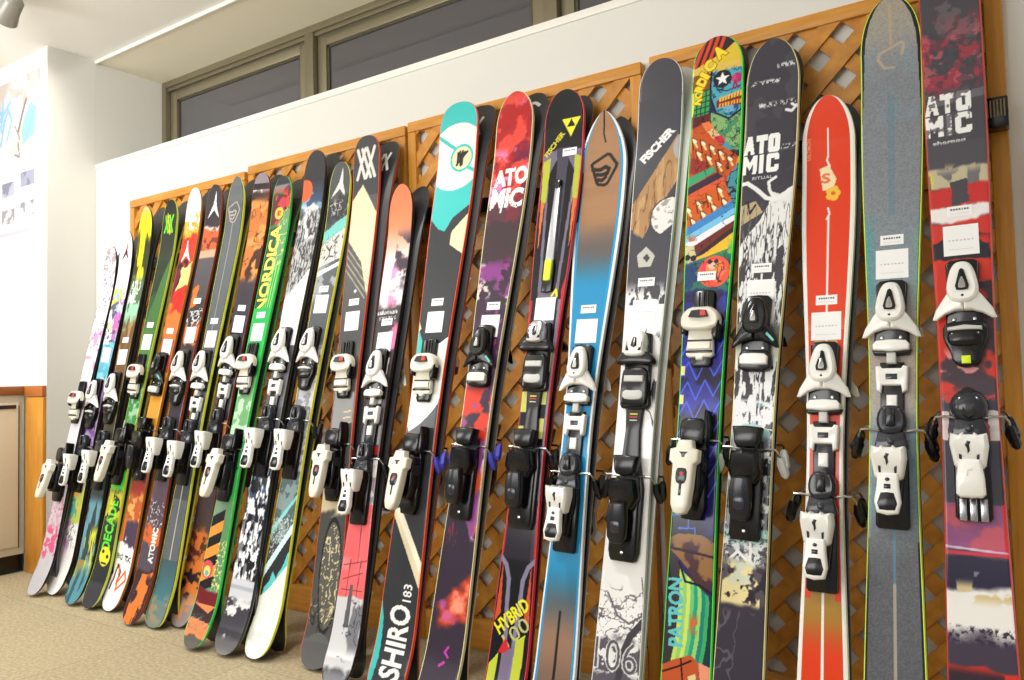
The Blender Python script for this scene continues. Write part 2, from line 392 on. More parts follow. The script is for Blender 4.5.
def art_H(p):
    p.fill((198, 118, 60)); p.band(165, 184, (140, 132, 140)); p.band(183, 190, (40, 34, 34)); p.band(189, 193, (220, 214, 210))
    p.band(193, 202, (50, 34, 30), 2, 4); p.spl((70, 40, 30), 190, 330, .56, 14, 9, k=1); p.spl((232, 150, 80), 200, 300, .62, 20, k=2)
    p.veins((90, 50, 30), 195, 330, .03, 20, k=3); p.band(268, 345, (66, 62, 70), 8, 16, k=4, f=14); p.band(325, 420, (50, 46, 52))
    p.band(420, 470, (190, 120, 70)); p.grad(470, 540, (66, 58, 64), (72, 56, 54))
    p.band(530, 562, (200, 110, 56), 6, 12, k=5, f=20); p.spl((90, 46, 36), 528, 565, .55, 35, k=6)
    p.band(560, 600, (214, 120, 60), 5, 8, k=7); p.spl((50, 40, 44), 560, 600, .6, 28, k=8); p.band(598, 700, (150, 140, 140), 4, 6); p.spl((210, 140, 90), 596, 620, .5, 30, k=9)
def art_I(p):
    p.fill((40, 150, 70)); p.band(160, 187, (44, 42, 50)); p.band(184, 191, (130, 126, 136), 1)
    p.band(190, 226, (90, 30, 40), 3, 6, k=1); p.spl((206, 60, 50), 190, 226, .5, 35, k=2); p.circ(.2, 203, .022, (190, 50, 70)); p.circ(-.1, 213, .024, (226, 190, 60)); p.circ(-.1, 213, .012, (200, 70, 50))
    p.poly([(-.2, 224), (1, 205), (1, 268), (-.2, 262)], (96, 150, 100), wob=.012); p.veins((230, 226, 120), 210, 270, .07, 50, k=3, u0=-.1)
    p.band(236, 310, (40, 110, 56), 6, 4, a=.0)
    p.poly([(-1, 228), (-.1, 226), (.2, 300), (-1, 310)], (38, 74, 44))
    p.text('NORDICA', -.2, 268, .34, .058, math.pi/2, (238, 226, 90), .03)
    for k, u in enumerate((.1, .35, .6, .85)): p.line([(u, 262), (u-.1, 320), (u-.5, 350)], .004, (150, 214, 110))
    p.grad(308, 375, (40, 168, 80), (60, 180, 90)); p.band(375, 440, (176, 206, 176)); p.spl((110, 160, 110), 375, 445, .5, 40, k=4)
    p.band(470, 700, (110, 140, 116)); p.grad(470, 530, (100, 140, 110), (130, 150, 130)); p.poly([(.1, 470), (1, 470), (1, 560), (.5, 560)], (60, 160, 80))
    for i in range(7):
        y = 520+i*11; c = (232, 146, 60) if i % 2 else (30, 28, 30)
        p.poly([(-1, y-2), (.7, y-14), (.7, y-3), (-1, y+9)], c)
    p.poly([(.3, 500), (1, 500), (1, 590), (.3, 590)], (96, 140, 96)); p.veins((230, 230, 150), 540, 590, .09, 60, k=5, u0=.2)
    p.circ(-.45, 570, .03, (210, 80, 90)); p.circ(-.45, 572, .018, (240, 210, 90)); p.circ(-.45, 574, .01, (80, 180, 190))
    p.band(590, 606, (110, 30, 36), 2, 4); p.band(604, 700, (236, 136, 84)); p.poly([(-1, 604), (.5, 612), (1, 604), (1, 622), (-1, 618)], (60, 40, 40)); p.veins((90, 120, 120), 616, 630, .08, 60, k=6)
    p.band(637, 700, (96, 90, 84), 1, 3)
def art_J(p):
    p.fill((120, 120, 126)); p.band(140, 182, (46, 46, 52)); p.grad(180, 215, (36, 40, 52), (70, 104, 140)); p.spl((110, 160, 200), 188, 216, .56, 24, k=1)
    p.circ(-.75, 190, .042, (232, 96, 46))
    p.poly([(-1, 235), (-.5, 208), (.2, 203), (1, 214), (1, 420), (-1, 420)], (206, 206, 206), wob=.004)
    p.put(((p.Y > 205)*(p.Y < 300)*(p.U > -1)*sst(206, 214, p.Y)).astype(float)*.5, (150, 150, 154)); p.spl((52, 52, 56), 212, 290, .46, 230, 60, k=2, soft=.10, a=.9); p.spl((232, 232, 232), 206, 240, .56, 60, 30, k=3, soft=.1)
    p.poly([(-1, 300), (.2, 282), (1, 268), (1, 345), (-1, 345)], (228, 228, 230)); p.band(345, 470, (90, 90, 96))
    p.grad(470, 520, (90, 110, 160), (60, 66, 80)); p.spl((30, 30, 36), 470, 590, .44, 70, 30, k=4); p.spl((232, 236, 244), 470, 590, .56, 90, 40, k=5)
    p.band(578, 600, (204, 206, 214), 1, 3); p.band(586, 590, (170, 176, 190), 1); p.band(599, 640, (64, 62, 70), 3, 9, k=6); p.spl((220, 220, 224), 598, 640, .62, 30, k=7)
    p.band(638, 700, (100, 98, 98), 4)
def art_K(p):
    p.fill((70, 74, 78)); p.band(150, 200, (74, 76, 80)); chevron(p, .1, 184, .062, (214, 214, 212), -.1)
    p.band(196, 222, (46, 48, 52), 5, 9, k=1); p.veins((180, 180, 180), 200, 216, .05, 40, k=2)
    p.poly([(-1, 232), (1, 216), (1, 228), (-1, 246)], (116, 196, 190), wob=.006)
    p.poly([(-1, 244), (1, 228), (1, 262), (-1, 270)], (206, 202, 198)); p.veins((90, 90, 92), 234, 262, .05, 45, k=3)
    p.line([(-.5, 246), (-.2, 250), (0, 246)], .006, (60, 60, 60)); p.line([(.2, 240), (.5, 236)], .006, (60, 60, 60)); p.line([(-.1, 250), (-.1, 256), (-.4, 260)], .005, (60, 60, 60)); p.line([(-.1, 256), (.3, 257)], .005, (60, 60, 60))
    p.poly([(-1, 268), (1, 258), (1, 345), (-1, 345)], (84, 88, 92)); p.spl((150, 156, 160), 264, 300, .56, 30, k=4); p.poly([(-1, 272), (1, 262), (1, 266), (-1, 277)], (226, 226, 226))
    p.band(345, 470, (176, 176, 180)); p.spl((120, 120, 126), 345, 470, .5, 50, k=5)
    p.band(470, 545, (84, 104, 106)); p.spl((130, 150, 152), 475, 540, .55, 40, k=6); p.poly([(-1, 530), (1, 492), (1, 497), (-1, 538)], (130, 206, 204))
    p.veins((200, 206, 206), 515, 556, .06, 60, k=7)
    p.poly([(-1, 570), (1, 520), (1, 536), (-1, 586)], (206, 236, 234)); p.poly([(-1, 582), (1, 530), (1, 556), (-1, 602)], (46, 50, 54)); p.poly([(-1, 604), (-.2, 572), (.2, 578), (1, 548), (1, 562), (-1, 612)], (96, 200, 198), wob=.004)
    p.poly([(-1, 600), (-.3, 590), (1, 562), (1, 720), (-1, 720)], (236, 238, 230)); p.spl((200, 200, 190), 630, 660, .55, 60, k=8, a=.5)
def art_L(p):
    p.fill((84, 84, 84)); p.band(125, 196, (58, 60, 64)); vmark(p, .0, 163, .052, (216, 214, 206), .012)
    p.poly([(-.2, 184), (1, 216), (1, 262), (-1, 262), (-1, 200)], (226, 212, 176)); p.poly([(-1, 238), (.2, 262), (1, 300), (1, 330), (-1, 330)], (84, 84, 84)); p.poly([(.2, 262), (1, 240), (1, 300)], (226, 212, 176))
    for i in range(4): p.line([(-1, 246+i*7), (1, 282+i*7)], .0035, (170, 160, 140))
    p.circ(.0, 291, .006, (220, 220, 220)); p.grad(300, 345, (84, 84, 84), (80, 80, 82)); p.band(345, 460, (86, 84, 80))
    for y in (412, 418, 424): p.line([(.1, y), (.7, y-1)], .003, (226, 170, 70))
    p.band(480, 525, (206, 192, 158), 5, 10, k=1, f=12); p.band(512, 700, (76, 76, 74), 4, 14, k=2, f=12)
    x, z = p.xy((.15, 575)); d = np.hypot((p.X-x)/.045, (p.S-z)/.17); p.put(d < 1, (92, 90, 84)); n = p.n(70, 40, k=3, o=3); p.put((d < .9)*(1-sst(.03, .09, np.abs(n-.5))), (220, 206, 164)); p.put((np.abs(d-1) < .05), (40, 40, 40))
    p.veins((150, 140, 110), 600, 625, .05, 40, k=4); p.veins((48, 48, 48), 600, 640, .04, 22, 10, k=5); p.circ(.0, 655, .062, (92, 92, 92)); p.band(640, 700, (92, 92, 92), 2)
def art_M(p):
    p.fill((230, 226, 226)); p.grad(175, 225, (226, 112, 70), (236, 134, 92)); p.grad(225, 262, (236, 134, 92), (240, 222, 222)); p.grad(262, 300, (240, 222, 222), (240, 232, 236))
    p.spl((70, 58, 70), 234, 290, .50, 24, k=1, u0=-.1, fade=10, soft=.12); p.spl((236, 150, 190), 262, 312, .5, 18, k=2, u0=-.2, soft=.1, fade=8)
    p.band(302, 352, (52, 50, 56), 4, 8, k=3, f=18); p.text('salomon', -.1, 312, .085, .016, 0, (224, 224, 224), .01); p.text('ROCKER2 92', 0, 318, .07, .01, 0, (190, 190, 190))
    p.spl((236, 110, 160), 325, 352, .5, 40, k=4, u0=.3); p.band(350, 420, (60, 56, 60)); p.poly([(.1, 358), (.7, 358), (.5, 405), (-.1, 405)], (206, 204, 204))
    p.band(420, 460, (50, 44, 48)); p.band(446, 454, (150, 36, 40)); p.band(460, 506, (222, 218, 218)); p.spl((160, 150, 156), 462, 505, .55, 30, k=5)
    p.band(504, 600, (238, 104, 108)); p.spl((246, 136, 142), 506, 570, .55, 14, k=6, soft=.12)
    for a in ([(-.8, 566), (.9, 560)], [(-.7, 580), (.7, 572)], [(-.3, 560), (-.35, 600)], [(.2, 525), (.25, 562)], [(-.7, 590), (.8, 590)], [(.5, 560), (.4, 600)]): p.line(a, .0028, (110, 50, 56))
    p.band(597, 700, (204, 204, 208), 1, 2); p.poly([(-.1, 585), (.12, 585), (.1, 628), (-.25, 628)], (92, 92, 100)); p.spl((120, 120, 128), 598, 650, .58, 16, 6, k=7)
    p.veins((70, 70, 76), 600, 660, .03, 22, k=8, u0=-.2); p.band(672, 720, (60, 60, 64), 4, 8)
def art_N(p):
    T = (64, 186, 182)
    p.fill((52, 54, 58)); p.poly([(-1.1, 90), (1.1, 90), (1.1, 205), (.2, 218), (-.15, 231), (-.5, 228), (-1.1, 214)], T)
    x, z = p.xy((0, 157)); d = np.hypot(p.X, p.S-z); p.put(d < .112, (234, 232, 224)); a = np.arctan2(p.S-z, p.X-.0)
    x2, z2 = p.xy((.28, 159)); d2 = np.hypot(p.X-x2, p.S-z2)
    p.line([(-1, 133), (.0, 150)], .012, T); p.line([(.3, 165), (1, 174)], .012, T)
    p.put(d2 < .046, T); p.put(d2 < .038, (222, 210, 170))
    for q in ((-.5, .5, -.5, -.5), (-.25, .6, -.05, -.7), (.1, .6, .1, -.6), (.4, .5, -.6, -.6), (.7, .5, .2, .1)):
        p.line([(x2+q[0]*.030, z2+q[1]*.036), (x2+q[2]*.030, z2+q[3]*.036)], .008, (40, 40, 40), metric=True)
        p.poly([(-.12, 240), (1.3, 208), (1.3, 260)], (226, 214, 172), rnd=1)
    p.poly([(-1.1, 322), (-.65, 340), (-.65, 362), (-1.1, 372)], (70, 190, 180)); p.poly([(-1.1, 312), (-.8, 328), (-1.1, 335)], (226, 214, 172))
    p.poly([(1.1, 330), (.9, 340), (-.6, 352), (-1.1, 372), (-1.1, 436), (.2, 420), (1.1, 398)], (238, 238, 230), rnd=1)
    p.poly([(-1.1, 512), (-.6, 508), (1.1, 566), (1.1, 592)], (236, 230, 208)); p.poly([(-1.1, 512), (-.95, 510), (1.1, 577), (1.1, 592)], (210, 194, 150), a=.6)
    p.poly([(-1.1, 590), (-.75, 620), (-.62, 660), (-.75, 700), (-1.1, 720)], T)
    p.text('SHIRO', .12, 641, p.vh(604, 678), .075, math.pi/2, (240, 240, 238), .03); p.text('183', .38, 592, p.vh(583, 600), .030, math.pi/2, (240, 240, 238), .01)
def art_O(p):
    p.fill((58, 46, 62)); p.band(60, 225, (166, 34, 36)); p.spl((110, 30, 60), 120, 225, .52, 16, k=1, soft=.14); p.spl((214, 70, 60), 90, 200, .56, 22, k=2, soft=.1)
    p.spl((210, 130, 180), 150, 225, .62, 30, k=3, soft=.1); p.veins((190, 110, 160), 95, 160, .02, 12, k=3, u0=0, a=.6)
    p.band(205, 250, (84, 50, 62), 6, 10, k=4); p.poly([(.2, 190), (.9, 190), (.7, 280), (.1, 280)], (130, 40, 50), a=.6, wob=.01)
    p.text('ATO', .08, 177, .122, .058, .05, W_, .05, holes=.12); p.text('MIC', .02, 198, .116, .064, -.05, W_, .05, holes=.12)
    p.line([(-.75, 190), (-.8, 208)], .006, W_); p.line([(-.2, 196), (-.22, 212)], .005, W_)
    p.band(222, 262, (62, 48, 54), 4, 8, k=5)
    p.spl((216, 200, 190), 262, 312, .56, 20, k=6, soft=.1); p.spl((130, 60, 130), 262, 330, .52, 20, k=7, soft=.1); p.spl((60, 40, 60), 262, 330, .6, 30, k=8)
    p.band(325, 400, (72, 50, 78), 6, 8); p.spl((150, 70, 110), 330, 392, .6, 24, k=9)
    p.spl((214, 62, 46), 388, 442, .40, 26, k=10, soft=.08); p.spl((150, 80, 130), 400, 450, .62, 30, 14, k=11)
    p.band(452, 535, (56, 46, 62), 5, 4); p.poly([(.35, 440), (1, 440), (.9, 540), (.35, 530)], (150, 80, 150), wob=.012); p.spl((232, 170, 210), 440, 540, .58, 30, 12, k=12, u0=.3); p.spl((224, 90, 60), 470, 530, .6, 30, 10, k=13, u0=.3)
    p.band(538, 700, (56, 46, 60), 4)
    x, z = p.xy((.35, 602)); q = np.hypot((p.X-x+ .35*(p.S-z)*-1)/.065, (p.S-z)/.085)+(p.n(22, k=14)-.5)*1.1; p.put(1-sst(.35, 1.05, q), (206, 66, 44)); p.put(1-sst(.1, .6, q), (238, 150, 120)); x, z = p.xy((-.1, 616)); q = np.hypot((p.X-x)/.05, (p.S-z)/.04)+(p.n(24, k=15)-.5)*1.0; p.put((1-sst(.3, .9, q))*.8, (200, 90, 170))
    p.line([(.2, 646), (.05, 652), (.25, 656)], .006, (190, 60, 170)); p.line([(-.1, 666), (.1, 662)], .007, (190, 60, 170)); p.veins((140, 40, 60), 510, 545, .04, 50, 10, k=16, u0=-.8, u1=.2)
def art_P(p):
    p.fill((20, 20, 24)); PU = (112, 104, 124); YG = (176, 182, 60)
    x, z = p.xy((.38, 126)); r = .027; p.poly_m([(x, z-r*1.3), (x-r*1.15, z+r*.8), (x+r*1.15, z+r*.8)], (236, 222, 50)); p.poly_m([(x, z+r*.72), (x-r*.5, z-r*.18), (x+r*.5, z-r*.18)], (24, 24, 28))
    for sg in (-1, 1):
        c0 = .05
        p.poly([(c0+sg*1.0, 152), (c0+sg*.30, 149), (c0+sg*.22, 156), (c0+sg*.62, 172), (c0+sg*.40, 300), (c0+sg*.58, 300), (c0+sg*.74, 168), (c0+sg*1.05, 156)], PU)
        p.poly([(c0+sg*.98, 160), (c0+sg*.60, 156), (c0+sg*.66, 205)], YG); p.poly([(c0+sg*.98, 160), (c0+sg*.62, 170), (c0+sg*.72, 204), (c0+sg*.90, 204)], YG)
        p.poly([(c0+sg*.90, 200), (c0+sg*.70, 200), (c0+sg*.82, 252)], (214, 110, 56))
    p.poly([(-.30, 148), (.40, 148), (.32, 165), (.28, 300), (-.22, 300), (-.20, 165)], (70, 66, 82)); p.poly([(-.42, 292), (.5, 292), (.62, 330), (-.5, 330)], PU)
    p.text('FISCHER', -.42, 143, .085, .017, .86, (206, 196, 50), .03)
    p.poly([(-1, 300), (-.8, 300), (-.8, 560), (-1, 560)], (176, 34, 48)); p.poly([(1.1, 260), (.82, 290), (.76, 560), (1.1, 560)], (190, 36, 52))
    p.poly([(.7, 300), (.86, 300), (.84, 560), (.66, 560)], (120, 110, 130)); p.line([(.3, 296), (.5, 290), (.6, 297)], .006, (230, 220, 50))
    for y0, y1 in ((352, 372), (384, 404), (418, 438)): p.poly([(.45, y0), (.78, y0), (.78, y1), (.45, y1)], (196, 196, 110)); p.poly([(-.92, y0+8), (-.5, y0+8), (-.5, y1+8), (-.92, y1+8)], (196, 196, 110))
    p.band(500, 560, (44, 36, 48), 2, a=.8); p.poly([(-1, 500), (-.86, 500), (-.86, 556), (-1, 556)], (190, 36, 52)); p.poly([(.86, 500), (1, 500), (1, 556), (.86, 556)], (190, 36, 52))
    for sg in (-1, 1):
        p.line([(sg*1.0, 558), (sg*.62, 566), (sg*.38, 580), (sg*.34, 604), (sg*.22, 640), (sg*.22, 700)], .012, (128, 122, 150))
        p.poly([(sg*.8, 562), (sg*.9, 625), (sg*.62, 615)], (200, 80, 50))
    p.text('HYBRID', -.02, 616, .115, .034, .75, (234, 226, 40), .03); p.text('100', .28, 631, .085, .036, .75, (190, 190, 120), .0)
    x, z = p.xy((-.2, 647)); p.poly_m([(x, z+.022), (x-.02, z-.018), (x+.02, z-.018)], (206, 40, 50))
    p.poly([(.3, 640), (.75, 632), (.7, 700), (.25, 700)], (190, 200, 60)); p.poly([(-.9, 668), (-.5, 655), (-.5, 720), (-.9, 720)], (190, 200, 60)); p.poly([(-.25, 655), (.2, 645), (.15, 720), (-.3, 720)], (120, 108, 136))
def art_Q(p):
    p.fill((240, 240, 240)); B = (36, 140, 190); hw = np.abs(p.U)
    c = np.zeros_like(p.C); c[:] = (156, 116, 84)
    t = p.n(10, 60, k=1)[:, None]; c = c*(1-.25*t)+np.array((190, 150, 110))*.25*t
    def blend(y0, y1, col):
        nonlocal c
        m = sst(y0, y1, p.Y)[:, None]; c = c*(1-m)+np.array(col, float)*m
    blend(215, 250, (98, 92, 92)); blend(248, 290, B); blend(560, 610, (92, 100, 106)); blend(600, 640, (150, 118, 98)); blend(645, 690, (120, 96, 84))
    w0 = np.interp(p.Y, [100, 300, 600, 700], [.78, .80, .82, .82]); m = hw < w0; p.put(hw < w0+.10, (34, 150, 205)); 
    p.C[m] = c[m]
    p.line([(0, 105), (0.02, 134), (0.1, 142)], .005, (40, 34, 34)); slogo(p, .05, 170, .044, (34, 30, 30), .009)
    p.text('SALOMON', -.86, 143, .085, .016, math.pi/2-.15, (60, 60, 66), .03); p.line([(0.02, 612), (0.0, 690)], .007, (40, 36, 36))
def art_R(p):
    SL = (72, 72, 80)
    p.fill((238, 238, 238)); p.band(-50, 305, SL); p.put(p.n(400, k=1, o=1)*.12*(p.Y < 300), (120, 120, 126))
    p.poly([(-1.1, 208), (.85, 137), (1.1, 150), (1.1, 176), (-.35, 238), (-1.1, 224)], (172, 134, 92))
    m = p.n(14, 90, k=2); ins = np.zeros(len(p.X));
    q = Painter.__new__(Painter)
    p.veins((110, 74, 44), 140, 236, .05, 60, 8, k=3, a=.7); p.spl((206, 168, 120), 140, 236, .6, 70, 8, k=4, a=.6)
    # slate areas re-cut around the wood
    p.poly([(-1.1, 60), (1.1, 60), (1.1, 128), (.95, 133), (-1.1, 207)], SL); p.poly([(-1.1, 226), (-.35, 240), (.05, 217), (1.1, 178), (1.1, 300), (-1.1, 300)], SL)
    x, z = p.xy((.8, 218)); d = np.hypot(p.X-x, p.S-z); p.put(d < .056, SL); p.put((d < .052)*((p.X-x)*.8-(p.S-z)*1.0 < .03), (226, 224, 222)); p.put((d < .052)*(p.n(80, k=5) > .66), (160, 156, 150))
    x, z = p.xy((1.15, 150)); d = np.hypot(p.X-x, (p.S-z)*.75); p.put(d < .03, (170, 170, 172))
    p.text('FISCHER', -.02, 145, .118, .025, .78, (240, 240, 238), .055)
    x, z = p.xy((-.15, 258)); g = .024; p.poly_m([(x, z+g*1.35), (x+g*1.1, z+g*.2), (x+g*.7, z-g), (x-g*.7, z-g), (x-g, z+g*.4)], (190, 190, 182)); p.poly_m([(x+.004, z+g*.5), (x+g*.55, z-g*.0), (x+.2*g, z-g*.5), (x-.3*g, z+.1*g)], (70, 68, 72))
    p.spl((236, 236, 236), 288, 345, .55, 90, 40, k=6, fade=10); p.band(320, 600, (238, 238, 238), 10, 10, k=7, f=20)
    p.veins((50, 48, 56), 330, 425, .035, 16, 10, k=8, u0=.1); p.spl((60, 58, 66), 335, 400, .62, 60, 20, k=9, u0=.2)
    p.veins((120, 116, 122), 588, 650, .05, 28, 40, k=10); p.veins((90, 88, 96), 600, 660, .04, 60, k=11)
    p.band(650, 760, (92, 88, 98), 8, 16, k=12, f=26); p.spl((230, 230, 230), 640, 676, .6, 50, k=13)
    p.line([(1, 618), (.5, 634), (.2, 655), (.1, 690)], .016, (70, 66, 74)); p.line([(.85, 575), (1, 600)], .003, (110, 110, 110)); p.line([(-.6, 595), (-.1, 616), (.4, 622), (.95, 612)], .005, (110, 106, 112))
    p.text('106', -.05, 656, .112, .074, 0, (236, 236, 236), .03, a=.8); p.text('106', -.05, 656, .108, .070, 0, (92, 88, 98), -.01)
def art_S(p):
    p.fill((40, 34, 96))
    p.band(-20, 66, (50, 34, 44)); 
    for i, u in enumerate((-.75, -.5, -.25, 0)): p.line([(u-.15, 66), (u+.3, 36)], .009, (214, 70, 36))
    p.poly([(-1.1, 72), (.05, 62), (.6, 52), (1.1, 60), (1.1, 72)], (214, 186, 84)); p.poly([(-1, 66), (.3, 52), (.9, 40), (1.1, 46), (1.1, 62), (.1, 67)], (222, 190, 60))
    p.band(64, 72, (220, 190, 90)); p.poly([(-1.1, 72), (-.3, 70), (-.2, 92), (-1.1, 90)], (130, 80, 40))
    p.poly([(-1.1, 88), (-.25, 88), (-.25, 112), (-1.1, 116)], (60, 160, 90))
    for i in range(5): p.line([(-1.0, 90+i*5.5), (-.28, 88+i*5.5)], .003, (24, 60, 40)); p.line([(-.9+i*.17, 88), (-.95+i*.17, 115)], .003, (24, 60, 40))
    p.poly([(-1.1, 90), (-.8, 88), (-.9, 112), (-1.1, 116)], (226, 210, 70))
    p.poly([(-.2, 71), (.95, 71), (1.0, 112), (.5, 120), (0, 112), (-.25, 95)], (76, 166, 186)); p.veins((34, 70, 110), 71, 120, .09, 60, k=1, u0=-.2); p.circ(.22, 80, .022, (30, 30, 44)); 
    x, z = p.xy((.22, 80)); P5 = []
    for k in range(10):
        r = .019 if k % 2 == 0 else .008; P5.append((x+r*math.sin(k*math.pi/5), z+r*math.cos(k*math.pi/5)))
    p.poly_m(P5, (240, 240, 236)); p.circ(.78, 82, .014, (170, 50, 110)); p.poly([(.55, 84), (.7, 76), (.8, 88)], (200, 70, 120))
    p.poly([(.0, 101), (1, 95), (1, 109), (0, 108)], (120, 44, 36)); 
    for i in range(8): p.poly([(.1+i*.11, 98.5-i*.5), (.19+i*.11, 98-i*.5), (.18+i*.11, 102.5-i*.4), (.11+i*.11, 103-i*.4)], (232, 178, 70)); p.poly([(.1+i*.11, 104.5-i*.2), (.18+i*.11, 104.5-i*.2), (.17+i*.11, 108.5-i*.2), (.11+i*.11, 108.5-i*.2)], (226, 160, 60))
    p.band(112, 126, (70, 30, 36), a=.0); p.poly([(-1.1, 114), (-.25, 112), (-.1, 126), (-.5, 140), (-1.1, 128)], (96, 34, 34)); p.poly([(-.2, 112), (.5, 120), (1, 112), (1.1, 120), (.95, 154), (.5, 150), (-.15, 128)], (132, 176, 110)); p.spl((70, 140, 100), 114, 152, .55, 40, k=2, u0=-.15)
    for i in range(5): p.line([(.3+i*.08, 109), (.4+i*.06, 114)], .006, (110, 170, 206))
    # poncho bands and bullet belts
    p.poly([(-1.1, 126), (-.5, 122), (1.1, 176), (1.1, 200), (-1.1, 190)], (180, 80, 36)); 
    cols = [(232, 120, 70), (224, 190, 130), (200, 44, 70), (60, 150, 170), (90, 40, 40), (230, 140, 50)]
    for i, cc in enumerate(cols): p.poly([(-.55+i*.25, 121+i*8), (-.25+i*.25, 120+i*8), (-.0+i*.25, 131+i*8), (-.3+i*.25, 132+i*8)], cc)
    p.poly([(-1.1, 130), (-.6, 126), (.9, 160), (.75, 182), (-.2, 160), (-1.1, 150)], (196, 84, 34)); 
    p.poly([(-1.1, 152), (-.3, 160), (.2, 176), (-.1, 178), (-1.1, 168)], (150, 50, 40)); p.poly([(-1.1, 176), (.0, 166), (.1, 172), (-1.1, 186)], (60, 160, 110)); p.poly([(-1.1, 186), (.2, 173), (.4, 178), (-1.1, 198)], (56, 40, 60)); p.poly([(-1.1, 194), (.4, 178), (.5, 184), (-1.1, 204)], (214, 90, 50))
    p.poly([(.55, 180), (1.1, 160), (1.1, 232), (.8, 226)], (70, 140, 160)); p.veins((26, 40, 50), 165, 232, .1, 50, k=3, u0=.5)
    p.poly([(-1.1, 200), (.5, 184), (.8, 204), (-1.1, 230)], (206, 92, 34))
    for (u, y) in ((-.8, 138), (-.45, 142), (-.1, 148), (.25, 155), (.6, 162), (-.6, 152), (-.2, 158), (.2, 166), (-.9, 208), (-.5, 203), (-.1, 198), (.3, 192), (-.7, 220), (-.3, 214), (.1, 208), (.5, 204)):
        p.line([(u, y), (u+.13, y+6)], .0052, (226, 206, 140)); p.line([(u-.03, y-1.5), (u+.05, y+.5)], .0085, (240, 230, 190)); p.line([(u-.12, y-5), (u+.0, y+9)], .0028, (80, 30, 18)); p.line([(u-.04, y-4), (u+.12, y-1)], .002, (60, 24, 18))
    p.poly([(-1.1, 228), (.8, 203), (.95, 214), (-1.1, 240)], (60, 132, 196)); p.poly([(-1.1, 236), (.95, 210), (.98, 216), (-1.1, 246)], (120, 190, 230)); p.poly([(-1.1, 243), (.95, 217), (1, 222), (-.6, 245)], (230, 232, 240)); p.poly([(-.7, 246), (1, 222), (1.1, 234), (-.5, 254)], (110, 40, 34)); p.poly([(-.4, 252), (1, 228), (1.1, 238), (0, 256)], (44, 30, 36))
    p.poly([(-1.1, 262), (-.2, 254), (1.1, 232), (1.1, 246), (.2, 262), (-1.1, 276)], (236, 184, 50)); p.spl((196, 96, 40), 236, 276, .6, 30, k=4)
    p.poly([(-1.1, 244), (-.6, 244), (-.4, 264), (-1.1, 268)], (206, 196, 150)); p.circ(-.85, 256, .008, (40, 26, 26)); p.circ(-.6, 257, .008, (40, 26, 26))
    p.poly([(-1.1, 264), (1.1, 248), (1.1, 296), (-1.1, 292)], (40, 120, 90), a=.9); p.spl((26, 60, 110), 262, 300, .5, 40, k=5); p.spl((120, 190, 90), 244, 285, .62, 40, k=6, u0=.4)
    p.circ(.3, 272, .040, (236, 84, 50)); p.circ(.25, 270, .030, (226, 60, 90)); p.circ(.3, 268, .022, (240, 130, 60)); p.circ(.2, 266, .010, (232, 190, 170)); p.line([(.0, 274), (.4, 282), (.8, 270)], .006, (240, 120, 80)); p.circ(.1, 262, .006, (60, 20, 40)); p.circ(.36, 262, .006, (60, 20, 40))
    # indigo field with zigzags
    p.band(290, 545, (34, 28, 118), 3, 4); p.spl((22, 14, 50), 292, 545, .52, 16, k=7, soft=.12); p.spl((50, 60, 190), 292, 470, .62, 20, k=37, soft=.1, a=.6)
    for i in range(9):
        y = 330+i*20
        p.line([(-1, y+8), (-.6, y-8), (-.2, y+10), (.2, y-10), (.6, y+6), (1, y-12)], .0032, (70, 96, 220))
    for i in range(6):
        y = 478+i*13; u = -.9+(i % 3)*.3
        p.line([(u, y), (u+.7, y-2), (u+.7, y+12), (u+.3, y+12)], .0030, (70, 110, 220))
    for y in (366, 395): p.poly([(-1, y), (-.75, y), (-.75, y+9), (-1, y+9)], (228, 220, 140))
    p.poly([(-1.1, 542), (-.6, 535), (.4, 534), (1.1, 542), (1.1, 588), (.3, 580), (-.4, 562), (-1.1, 548)], (146, 104, 60)); p.spl((74, 44, 50), 536, 590, .55, 26, k=8, soft=.1); p.line([(-1, 550), (0, 552), (1, 555)], .006, (40, 24, 36))
    p.poly([(-1.1, 548), (-.5, 562), (-.2, 580), (-.25, 660), (-1.1, 670)], (58, 52, 56)); p.poly([(-1.1, 562), (-.95, 560), (-.7, 590), (-1.1, 620)], (30, 26, 30))
    G = [(190, 222, 100), (150, 206, 110), (206, 226, 110), (110, 196, 120), (40, 160, 130), (150, 210, 110), (30, 130, 120), (60, 170, 100), (30, 60, 60)]
    for i, cc in enumerate(G):
        a = -.35+i*.155; p.poly([(a-.1, 570+i*3), (a+.075, 573+i*3), (a+.12, 600), (a+.06, 640), (a-.1, 668), (a-.28, 668), (a-.12, 640), (a-.05, 600)], cc)
    p.line([(-.5, 563), (-.2, 582), (.4, 584), (1, 592)], .005, (24, 20, 26))
    p.text('PATRON', -.52, 614, .148, .036, math.pi/2+.06, (100, 196, 200), .035); p.line([(-.32, 604), (-.28, 602)], .006, (100, 196, 200)); p.spl((200, 110, 60), 616, 632, .5, 60, k=9, u0=.08, u1=.42)
    p.poly([(-1.1, 672), (-.5, 662), (.2, 654), (.5, 662), (.7, 720), (-1.1, 720)], (190, 86, 44)); p.line([(-.9, 676), (-.3, 668), (.2, 660)], .004, (60, 24, 20)); p.line([(-.2, 660), (-.1, 680)], .004, (60, 24, 20)); p.poly([(.1, 676), (.4, 672), (.45, 682), (.2, 686)], (226, 206, 150)); p.poly([(.5, 660), (1.1, 664), (1.1, 720), (.75, 720)], (236, 150, 120))
